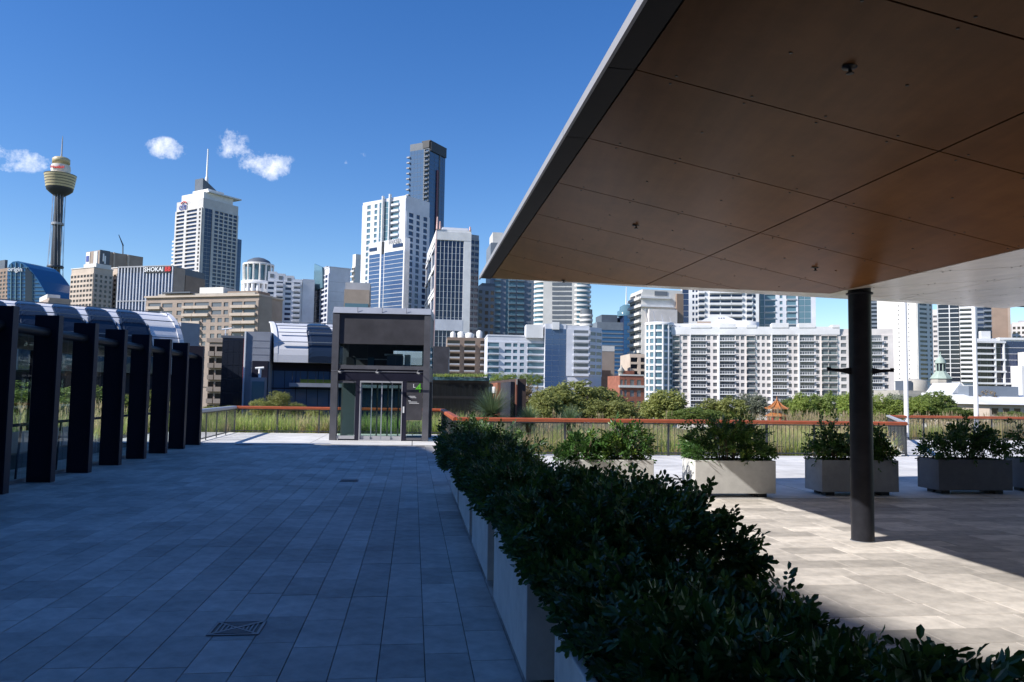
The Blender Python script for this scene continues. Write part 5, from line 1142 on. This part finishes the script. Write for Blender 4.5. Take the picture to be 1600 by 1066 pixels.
# the orange tiled pagoda
Y = 62; K = Y / FPX; pg = thing('pagoda_pavilion', 'small pavilion with an orange tiled curved roof among the trees', 'pavilion', Vector((at(1214, 640, Y).x, Y, -3)))
c0 = Vector((at(1214, 640, Y).x, Y, 0)); pz = lambda py: at(1214, py, Y).z
def pg_(name, prof, mt, n=6, smooth=False):
    mb = MB(); mb.lathe(c0, [(r * K, pz(py)) for r, py in prof], n, smooth=smooth); return mb.build(name, mt, pg)
pg_('upper_roof', [(17.5, 639.5), (17, 638.3), (11, 635.5), (6, 631.5), (2.5, 627.5), (1.5, 626)], 'pagoda_tile', 8); pg_('finial', [(1.6, 626), (2.2, 624.6), (0.8, 623), (0.3, 619)], 'pagoda_tile', 8, True)
pg_('drum', [(8, 645), (8, 639)], 'cream_wall', 8); pg_('lower_roof', [(19, 650.5), (18.5, 649.4), (13, 646.5), (8.5, 644.5)], 'pagoda_tile', 8)
for k in range(8):
    a_ = 2 * math.pi * k / 8; d_ = Vector((math.cos(a_), math.sin(a_), 0)); mb = MB(); mb.tube(c0 + d_ * (14 * K) + ZV * -6, c0 + d_ * (14 * K) + ZV * pz(650), 0.09, 0.09, 8); mb.build('pillar', 'sign_red', pg)
    for r0, y0, r1, y1 in ((17.6, 638.6, 2.6, 627.2),):
        rb = MB(); mid = c0 + d_ * (9 * K) + ZV * pz(633.6); rb.tube(c0 + d_ * (r0 * K) + ZV * pz(y0), mid, 0.06, 0.06, 5); rb.tube(mid, c0 + d_ * (r1 * K) + ZV * pz(y1), 0.06, 0.06, 5); rb.tube(c0 + d_ * (r0 * K) + ZV * pz(y0), c0 + d_ * ((r0 + 1.4) * K) + ZV * pz(y0 - 1.8), 0.06, 0.03, 5); rb.build('roof_ridge', 'pagoda_tile', pg)

# ---------- vaulted metal roofs of the near building on the left
def vault(t, A, B, depth, z0, z1, bands, mt='metal_roof', back=9.0, gable=True, seams=0, skew=0.0):
    """roof sheet curving down towards the camera between plan points A (left) and B (right)"""
    A, B = Vector(A), Vector(B); s = (B - A); L = s.length; s.normalize(); n_ = Vector((s.y, -s.x, 0)); N = 14
    def prof(k, off=0.0):
        a_ = math.pi / 2 * k / N; return (n_ + s * skew) * (depth * math.sin(a_) ** 1.15 + off * math.sin(a_)) + ZV * (z0 + (z1 - z0) * math.cos(a_) ** 0.8 + off * math.cos(a_) * 0.7)
    mb = MB(); pts = [-n_ * back + ZV * z0, -n_ * back + ZV * z1] + [prof(k) for k in range(N + 1)]
    mb.prism([A + p for p in pts], s * L); mb.build('vault_roof', mt, t)
    for (a, c, lo) in bands:
        mb = MB(); M_ = 8; vs, fs = [], []
        for i in range(M_ + 1):
            x = a + (c - a) * i / M_; q = 2 * i / M_ - 1; start = lo * N * (0.10 + 0.42 * (1 - math.sqrt(max(0, 1 - q * q))))
            for k in range(N + 1):
                kk = start + (N - start) * k / N; vs.append(A + s * x + prof(kk, 0.07))
        for i in range(M_):
            for k in range(N): o = i * (N + 1) + k; fs.append((o, o + N + 1, o + N + 2, o + 1))
        mb.add([v_ for v_ in vs], [tuple(reversed(f)) for f in fs]); mb.build('arched_skylight', 'skylight', t)
    for k in range(seams):
        mb = MB(); kk = 3 + k * (N - 4) / seams; mb.obox(A + s * 0.3 + prof(kk, 0.25) - ZV * 0.04, s * (L - 0.6), n_ * 0.12, ZV * 0.06); mb.build('sun_louvre', 'bluegrey_wall', t)
    rim = MB()
    for k in range(N): rim.obox(B + prof(k) - s * 0.3, prof(k + 1) - prof(k), s * 0.34, ZV * 0.12)
    rim.build('roof_rim', 'metal_roof', t)
    rim = MB()
    for k in range(N): rim.obox(A + prof(k) - s * 0.04, prof(k + 1) - prof(k), s * 0.3, ZV * 0.12)
    rim.build('roof_rim', 'metal_roof', t)
    return s, n_, L
A_, B_ = at(-190, 470, 46), at(256, 492, 58); A_.z = B_.z = 0
vt = thing('vaulted_roof_hall', 'hall with a long vaulted metal roof and dark arched skylights', 'building', Vector((B_.x, B_.y, GZ)))
def pxs(px): q = ray(px, 500); q = Vector((q.x, q.y, 0)); s = (B_ - A_).normalized(); den = s.x * q.y - s.y * q.x; return (A_.y * q.x - A_.x * q.y) / den
zt_ = at(180, 484, 55.5).z
vault(vt, A_, B_, 4.2, 2.6, zt_, [(pxs(a), pxs(c), 1.0) for a, c in ((-170, -108), (-106, -52), (-48, 2), (6, 60), (64, 112), (116, 160), (164, 208))], seams=3)
mb = MB(); s = (B_ - A_).normalized(); n_ = Vector((s.y, -s.x, 0)); mb.obox(Vector((A_.x, A_.y, GZ)) - n_ * 8.9, s * (B_ - A_).length, n_ * 12.6, ZV * (2.6 - GZ - 0.05)); mb.build('wall', 'dark_steel', vt)
mb = MB(); mb.obox(Vector((B_.x, B_.y, GZ)) + s * 0.1 - n_ * 4, s * 1.4, n_ * 7, ZV * (at(262, 507, 58).z - GZ)); mb.build('end_block', 'zinc', vt)
C_, D_ = at(421, 505, 64), at(650, 505, 66); C_.z = D_.z = 0
v2 = thing('wave_roof_building', 'building with a curved metal roof and dark arched window behind the lift', 'building', Vector((C_.x, C_.y, GZ)))
def pxs2(px): q = ray(px, 520); q = Vector((q.x, q.y, 0)); s = (D_ - C_).normalized(); den = s.x * q.y - s.y * q.x; return (C_.y * q.x - C_.x * q.y) / den
z1_, z0_ = at(430, 505, 64).z, at(470, 567, 61).z
s, n_, L_ = vault(v2, C_, D_, 4.0, z0_, z1_, [(pxs2(470), pxs2(512), 1.0), (pxs2(516), pxs2(556), 1.0)], seams=4, skew=0.26)
ZL = z0_ - GZ
mb = MB(); mb.obox(Vector((C_.x, C_.y, GZ)) - n_ * 8.8, s * L_, n_ * 11.6, ZV * (ZL - 0.05)); mb.build('wall', 'dark_steel', v2)
fl = Face(Vector((C_.x, C_.y, GZ)) + n_ * 2.8, s, n_, L_, ZL); bb = Mass(v2, 'dark_steel'); bb.mb.obox(fl.p(0, 0.1, 0), s * 0.1, n_ * 0.02, ZV * 0.1)
bb.facade(fl, [('g', 1)] * 14, 4, ZL - 6.4, ZL - 0.6, 'win_mix', skin=False); bb.slab('terrace_edge', 'zinc', 2.2, L_, 0.1, 0.9, ZL - 1.9, ZL - 1.6, fl); bb.slab('planting_strip', 'leaf_bright', L_ * 0.25, L_, 0.1, 0.7, ZL - 1.6, ZL - 1.3, fl)
for k in range(16): bb.slab('balustrade_post', 'rail_post', 2.4 + k * 0.6, 2.44 + k * 0.6, 0.8, 0.84, ZL - 1.6, ZL - 0.7, fl)
bb.done('dark_steel')
b = Building('ribbed_metal_block', 'pale blue grey metal clad block beside the curved roof', 383, 518, 60, 6, wl=8, xr=421, wall='zinc')
for k in range(14): b.slab('cladding_seam', 'seam', 0.0, b.wr, 0.0, 0.02, b.h - 0.7 - k * 0.55, b.h - 0.67 - k * 0.55)
b.slab('doorway', 'dark_steel', b.wr * 0.36, b.wr * 0.98, 0.0, 0.3, 0, b.h - 2.3); b.slab('side_edge', 'sign_white', 0.0, 0.12, 0, 0.15, 0, b.h)
for k in range(2): p = at(412 - 22 * k, 566, 59); 
b.slab('service_box', 'zinc', b.wr * 0.42, b.wr * 0.97, 0.3, 1.2, 0, b.h - 3.6); b.slab('service_box', 'win_teal', b.wr * 0.5, b.wr * 0.97, 1.2, 1.3, b.h - 6, b.h - 3.9)
p = b.R.p(b.wr * 0.72, b.h - 3.6, 0.7); mb = MB(); mb.tube(p, p + ZV * 0.7, 0.12, 0.12, 8); mb.tube(p + ZV * 0.7 - b.rd * 0.35, p + ZV * 0.75 + b.rd * 0.3, 0.1, 0.1, 8); mb.build('vent_pipe', 'sign_white', b.t); b.done()
b = Building('dark_glass_block', 'dark green glass block left of the metal clad block', 348, 528, 62, 5, wl=8, xr=383, wall='slate_wall'); b.facade(b.R, [('g', 1)] * 4, 8, b.h - 8.6, b.h - 0.1, 'win_dark', skin=False); b.slab('corner_edge', 'sign_red', b.wr - 0.12, b.wr + 0.02, 0, 0.12, 0, b.h - 0.05); b.cornice(None, 0.1, 0.2)
p = b.R.p(b.wr * 0.05, b.h + 0.2, -0.4); mb = MB(); mb.tube(p, p + ZV * 0.5, 0.05, 0.05, 6); mb.tube(p + ZV * 0.5 - b.rd * 0.3, p + ZV * 0.62 + b.rd * 0.5, 0.06, 0.06, 6); mb.build('roof_camera', 'sign_white', b.t); b.done()
# screened building right of the lift, with a planted roof edge
b = Building('screened_car_park', 'dark building screened with vertical wires and a planted top, right of the lift', 655, 588, 46, 4, wl=8, xr=764, wall='dark_brick')
for k in range(60): b.slab('screen_wire', 'rail_post', b.wr * k / 60, b.wr * k / 60 + 0.018, 0.3, 0.33, 0, b.h + 0.35)
for k in range(3): b.slab('floor_edge', 'brown_wall', 0, b.wr, 0.0, 0.2, b.h - 0.35 - k * 0.95, b.h - 0.2 - k * 0.95)
for k in range(24): b.slab('panel', 'win_brown', b.wr * (k + 0.1) / 24, b.wr * (k + 0.85) / 24, 0.0, 0.08, b.h - 1.15, b.h - 0.45); b.slab('panel', 'win_brown', b.wr * (k + 0.1) / 24, b.wr * (k + 0.85) / 24, 0.0, 0.08, b.h - 2.1, b.h - 1.4)
b.slab('glass_edge', 'win_teal', 0, b.wr, 0.34, 0.37, b.h - 0.22, b.h - 0.02); b.done()
b = Building('grey_roof_box', 'plain grey roof box rising right of the lift', 660, 541, 60, 4, wl=6, xr=701, wall='panel_grey'); b.slab('dark_edge_strip', 'slate_wall', b.wr * 0.98, b.wr * 1.02, 0.0, 0.1, 0, b.h - 1); b.done()  # thin darker strip down the right corner
b = Building('old_brick_shed', 'dark old brick building with a brighter brick corner behind the grass trees', 806, 592, 52, 8, xl=766, xr=822, wall='dark_brick'); b.slab('brick_corner', 'brick', -0.02, b.wr * 0.12, 0.0, 0.1, 0, b.h); b.slab('stone_band', 'grey_stone', 0, b.wr * 0.14, 0.1, 0.15, b.h - 0.4, b.h)  # corner slab in a brighter brick than the wall
b.slab('brick_front', 'brick', b.L.w * 0.1, b.L.w * 0.55, 0.05, 0.4, 0, b.h - 0.2, b.L); b.slab('dark_glazing', 'win_dark', b.L.w * 0.62, b.L.w * 0.98, 0.05, 0.3, 0, b.h - 0.2, b.L)
for k in range(2): b.slab('white_window', 'sign_white', b.L.w * (0.2 + 0.18 * k), b.L.w * (0.3 + 0.18 * k), 0.4, 0.5, b.h - 1.0, b.h - 0.5, b.L)
b.done()
# ================================================================== planting beyond the railings
random.seed(23)
bed = MB(); quad_uv(bed, -40, -9.9, 2, 46, -0.5, -0.1); quad_uv(bed, -9.9, 1.05, 30.9, 46, -0.5, -0.1); bed.obox(uv(1.3, 21.0, -0.5), U * 13.2 + V * 0.75, V * 25, ZV * 0.38)
bed.obox(uv(14.5, 22.6, -0.51), U * 5.0 + V * 8.0, V * 16, ZV * 0.38); quad_uv(bed, 19.5, 60, 30.45, 46, -0.5, -0.125)
struct(bed.build('planting_bed', 'bed'))
def blade(mb, p, ang, lean, L, W, mi=0, segs=3):
    d = Vector((math.cos(ang), math.sin(ang), 0)); s = Vector((-d.y, d.x, 0)); vs = []
    for k in range(segs + 1):
        f = k / segs; q = p + d * (L * lean * f * f) + ZV * (L * (f - 0.35 * lean * f * f)); w = W * (1 - f) ** 0.7
        if k == segs: vs.append(q)
        else: vs += [q - s * (w / 2), q + s * (w / 2)]
    fs = [(2 * k, 2 * k + 1, 2 * k + 3, 2 * k + 2) for k in range(segs - 1)] + [(2 * segs - 2, 2 * segs - 1, 2 * segs)]
    mb.add(vs, fs, mi)
def meadow(name, label, n, region, hmin, hmax, dry, lean=0.5, W=0.016, blades=22, spread=0.16, plume=0.0):
    mb = MB()
    for i in range(n):
        u_, v_ = region(); pat = math.sin(u_ * 1.7 + 3 * math.sin(v_ * 0.9)) * 0.5 + math.sin(u_ * 0.63 + v_ * 1.1) * 0.5
        h0 = random.uniform(hmin, hmax) * (0.72 + 0.28 * (0.5 + 0.5 * pat) + 0.12 * random.random()); dr = random.random() < dry + 0.45 * pat
        for j in range(blades):
            a = random.uniform(0, 2 * math.pi); r = abs(random.gauss(0, spread))
            p = uv(u_ + r * math.cos(a), v_ + r * math.sin(a), -0.13)
            blade(mb, p, a + random.uniform(-0.6, 0.6), random.uniform(0.05, lean), h0 * random.uniform(0.6, 1.05), W * random.uniform(0.7, 1.3), 1 if (dr or random.random() < 0.12) else 0)
        if random.random() < plume:
            for j in range(5):
                a = random.uniform(0, 6.28); p = uv(u_ + random.uniform(-.2, .2), v_ + random.uniform(-.2, .2), -0.13); hh = h0 * random.uniform(1.05, 1.3)
                blade(mb, p, a, 0.12, hh, 0.012, 1); q = p + ZV * (hh * 0.78)
                for k in range(4): blade(mb, q + ZV * (k * 0.04), random.uniform(0, 6.28), 0.4, 0.2, 0.02, 1, 2)
    o = mb.build(name, ['grass_green', 'grass_dry']); stuff(o); tag(o, label, 'grass'); return o
meadow('tussock_grass', 'yellow green tussock grass behind the railing left of the lift', 400, lambda: (random.uniform(-12, 3.5), 31.0 + 6 * random.random() ** 1.6), 0.85, 1.25, 0.10, 1.1, 0.022, blades=34, spread=0.12)
meadow('passage_grass', 'dry and green grass seen through the glazed passage', 420, lambda: (-10.1 - 6 * random.random() ** 1.5, random.uniform(9, 36)), 0.8, 1.2, 0.45, 0.5, 0.018, plume=0.3)
def reg_mid():
    u_ = random.uniform(1.4, 15.2); return u_, 21.3 + 0.06 * (u_ - 1.2) + 0.35 + 9 * random.random() ** 1.7
meadow('terrace_grass', 'tall mixed grass behind the long terrace railing', 620, reg_mid, 0.6, 1.02, 0.30, 0.9, 0.018, blades=30, spread=0.13, plume=0.12)
def reg_right():
    return random.uniform(16, 40), 30.7 + 7 * random.random() ** 1.6
meadow('reed_grass', 'tall reddish reed grass at the right beyond the far railing', 800, reg_right, 0.75, 1.15, 0.5, 0.25, 0.018, plume=0.45)
meadow('corner_grass', 'green grass in the angle between the two right hand railings', 160, lambda: (random.uniform(14.5, 18), random.uniform(27, 31) + 0), 0.6, 0.9, 0.3, 0.5, 0.016)

def grass_tree(label, px, py, Y, L, n, seed):
    random.seed(seed); c = at(px, py, Y); z0 = c.z
    t = thing('grass_tree', label, 'plant', Vector((c.x, c.y, -0.12)), 'grass trees behind the railing')
    tr = MB(); tr.lathe(Vector((c.x, c.y, 0)), [(0.10, -0.12), (0.09, z0 - 0.1), (0.07, z0 + 0.05)], 10); tr.build('trunk', 'bark', t)
    mb = MB()
    for i in range(n):
        d = rnd_dir(); d.z = abs(d.z) * 1.1 - 0.25; d.normalize()
        LL = L * random.uniform(0.7, 1.05); s = d.cross(ZV).normalized(); vs = []
        for k in range(4):
            f = k / 3; q = c + d * (LL * f) - ZV * (LL * 0.22 * f * f * (1 - abs(d.z))); w = 0.009 * (1 - 0.8 * f)
            vs += [q - s * w, q + s * w]
        mb.add(vs, [(0, 1, 3, 2), (2, 3, 5, 4), (4, 5, 7, 6)])
    mb.build('leaves', 'grass_tree', t)
grass_tree('largest spiky grass tree behind the railing beyond the hedge', 768, 648, 24.0, 0.98, 1500, 5)
grass_tree('smaller spiky grass tree, middle of the three behind the railing', 826, 660, 24.5, 0.62, 900, 6)
grass_tree('spiky grass tree right of the other two behind the railing', 890, 662, 24.5, 0.66, 950, 7)

crowns = {}
def crown_mesh(kind, var, leaf, n_cl, per, flat=1.0):
    """a crown about 1 across and 1 high made of clumps of leaf faces"""
    key = (kind, var, leaf, n_cl, per)
    if key in crowns: return crowns[key]
    rs = random.Random(hash((kind, var, n_cl)) % 9973 if False else len(kind) * 31 + var * 7 + n_cl)
    mb = MB()
    lobes = [(Vector((rs.uniform(-0.28, 0.28), rs.uniform(-0.28, 0.28), rs.uniform(0.15, 0.72))), rs.uniform(0.22, 0.34)) for _ in range(8)]
    lobes += [(Vector((0, 0, 0.45)), 0.40), (Vector((0, 0, 0.6)), 0.36)]
    for i in range(n_cl):
        lc, lr = rs.choice(lobes)
        z = rs.uniform(-0.75, 1); t = rs.uniform(0, 6.283); r = math.sqrt(1 - z * z); d = Vector((r * math.cos(t), r * math.sin(t), z))
        c = lc + Vector((d.x, d.y, d.z * 0.85)) * (lr * (1 - 0.35 * rs.random() ** 2)); cr = rs.uniform(0.06, 0.12)
        for j in range(per):
            z = rs.uniform(-0.6, 1); t = rs.uniform(0, 6.283); r = math.sqrt(1 - z * z); e = Vector((r * math.cos(t), r * math.sin(t), z))
            p = c + Vector((e.x, e.y, e.z * 0.85)) * (cr * (0.45 + 0.55 * rs.random()))
            nn_ = (e * 0.8 + Vector((rs.uniform(-1, 1), rs.uniform(-1, 1), rs.uniform(-0.4, 1))) * 0.7).normalized()
            a = nn_.orthogonal().normalized(); b_ = nn_.cross(a); th = rs.uniform(0, 6.28); a, b_ = a * math.cos(th) + b_ * math.sin(th), b_ * math.cos(th) - a * math.sin(th)
            L = leaf * rs.uniform(0.6, 1.3)
            mb.add([p - a * L, p + b_ * (L * 0.5), p + a * L, p - b_ * (L * 0.5)], [(0, 1, 2, 3)])
    crowns[key] = mb.mesh('crown', kind); return crowns[key]
def tree(label, px, ytop, wpx, Y, kind, var=0, ybot=None, group='trees beyond the railing', leaf=0.023, n_cl=260, per=26, name='tree', squash=1.0, base=None):
    top = at(px, ytop, Y); w = wpx * Y / FPX; hgt = (top.z - at(px, ybot, Y).z) if ybot else w * 0.9 * squash
    zb = top.z - hgt * 1.04; base = base if base is not None else GZ
    t = thing(name, label, 'tree' if name == 'tree' else 'bush', Vector((top.x, top.y, base)), group)
    tr = MB(); p0 = Vector((top.x, top.y, base)); p1 = Vector((top.x + w * 0.03, top.y, zb + hgt * 0.35)); r = max(0.03, w * 0.028)
    tr.tube(p0, p1, r * 1.3, r * 0.8, 8)
    for k in range(5):
        a = k * 1.256 + var; q = Vector((top.x + w * 0.26 * math.cos(a), top.y + w * 0.26 * math.sin(a), zb + hgt * (0.55 + 0.08 * (k % 3)))); tr.tube(p1 - ZV * (hgt * 0.05 * k), q, r * 0.55, r * 0.2, 6)
    tr.build('trunk', 'bark', t)
    c = place('crown', crown_mesh(kind, var, leaf, n_cl, per), t, Vector((top.x, top.y, zb)), random.uniform(0, 6.28), (w * 1.05, w * 1.05, hgt)); return t
TREES = [
 ('russet tree behind the grass trees, left of the big olive tree', 822, 590, 66, 105, 'leaf_brown', 0, 662),
 ('big spreading olive green tree in the middle of the tree line', 905, 585, 132, 98, 'leaf_olive', 0, 668),
 ('small olive tree below the left flank of the big tree', 858, 606, 60, 82, 'leaf_olive', 1, 664),
 ('low grey green tree to the right of the big olive tree', 962, 617, 76, 78, 'leaf_olive', 2, 664),
 ('rounded olive tree in front of the left end of the white block', 1034, 603, 88, 85, 'leaf_olive', 1, 666),
 ('low tree between the two olive trees before the white block', 1088, 632, 66, 80, 'leaf_green', 0, 664),
 ('broad olive tree before the middle of the white block', 1134, 612, 78, 85, 'leaf_olive', 2, 666),
 ('thin grey green she-oak left of the pagoda', 1176, 606, 46, 90, 'leaf_grey', 0, 664),
 ('dark green tree close behind the pagoda', 1228, 620, 50, 88, 'leaf_green', 1, 664),
 ('upright green tree just right of the pagoda', 1256, 610, 44, 80, 'leaf_bright', 0, 664),
 ('tall mixed green tree left of the column', 1292, 604, 58, 84, 'leaf_green', 2, 664),
 ('bright green tree hard against the left side of the column', 1330, 610, 48, 76, 'leaf_bright', 1, 664),
 ('bright green tree right of the column', 1376, 610, 56, 76, 'leaf_bright', 2, 662),
 ('grey leaved tree left of the first white pole', 1400, 608, 46, 88, 'leaf_grey', 1, 662),
 ('green bush tree right of the first white pole', 1437, 618, 44, 72, 'leaf_bright', 0, 660),
 ('pointed dark green tree in front of the cupola tower', 1464, 604, 58, 74, 'leaf_green', 0, 660),
 ('low green tree left of the second white pole', 1500, 634, 60, 70, 'leaf_green', 1, 660),
 ('sparse russet tree behind the second white pole', 1534, 599, 54, 95, 'leaf_brown', 1, 658),
 ('small green tree at the far right before the shed', 1585, 640, 46, 70, 'leaf_green', 2, 660),
]
for i, (lab, px, yt, w, Y, kind, var, yb) in enumerate(TREES):
    tree(lab, px, yt, w, Y, kind, var, yb, n_cl=280 if kind in ('leaf_grey', 'leaf_brown') else 440, per=38)
for i, (px, w) in enumerate(((776, 26), (797, 30), (820, 30), (840, 24))):
    tree(('small green street tree, %s of four before the white apartments' % ('leftmost', 'second from left', 'third from left', 'rightmost')[i]), px, 579 + i * 0.8, w, 165, 'leaf_bright', i % 3, 602, group='street trees', n_cl=160)
for (lab, px, yt, w, Y, yb, var) in (('largest rounded yellow green bush behind the railing', 436, 607, 42, 40, 650, 0), ('lower rounded yellow green bush left of the largest one', 410, 619, 48, 39, 655, 1), ('small rounded bush near the lift', 493, 633, 36, 39, 655, 2), ('rounded bush behind the corner of the grey capped railing', 345, 631, 56, 41, 660, 0), ('low rounded bush beside the largest one', 462, 626, 30, 41, 650, 1)):
    tree(lab, px, yt, w, Y, 'leaf_olive', var, yb, group='rounded bushes behind the railing', leaf=0.018, n_cl=340, per=30, name='rounded_bush', base=-0.13)
for (lab, px, yt, w, Y, yb, var, kd) in (('dark bush seen through the glazed passage, nearest', 30, 588, 150, 36, 660, 0, 'leaf_green'), ('dark bush seen through the glazed passage, middle', 140, 592, 130, 40, 660, 1, 'leaf_green'), ('dark bush seen through the glazed passage, farthest', 250, 600, 110, 42, 655, 2, 'leaf_olive')):
    tree(lab, px, yt, w, Y, kd, var, yb, group='bushes beyond the passage', n_cl=220, name='rounded_bush', base=-0.13)
# planted edge on top of the screened building
random.seed(3); mb = MB()
for i in range(900):
    px = random.uniform(668, 762); p = at(px, 587.5, 45.9 + random.uniform(-0.4, 0.4)); blade(mb, p - ZV * 0.05, random.uniform(0, 6.28), 0.7, random.uniform(0.15, 0.32), 0.03, 0, 2)
o = mb.build('roof_edge_grass', ['grass_green']); stuff(o); tag(o, 'bright grass along the top of the screened building', 'grass')

for o in bpy.data.objects:
    if '_o' in o: del o['_o']
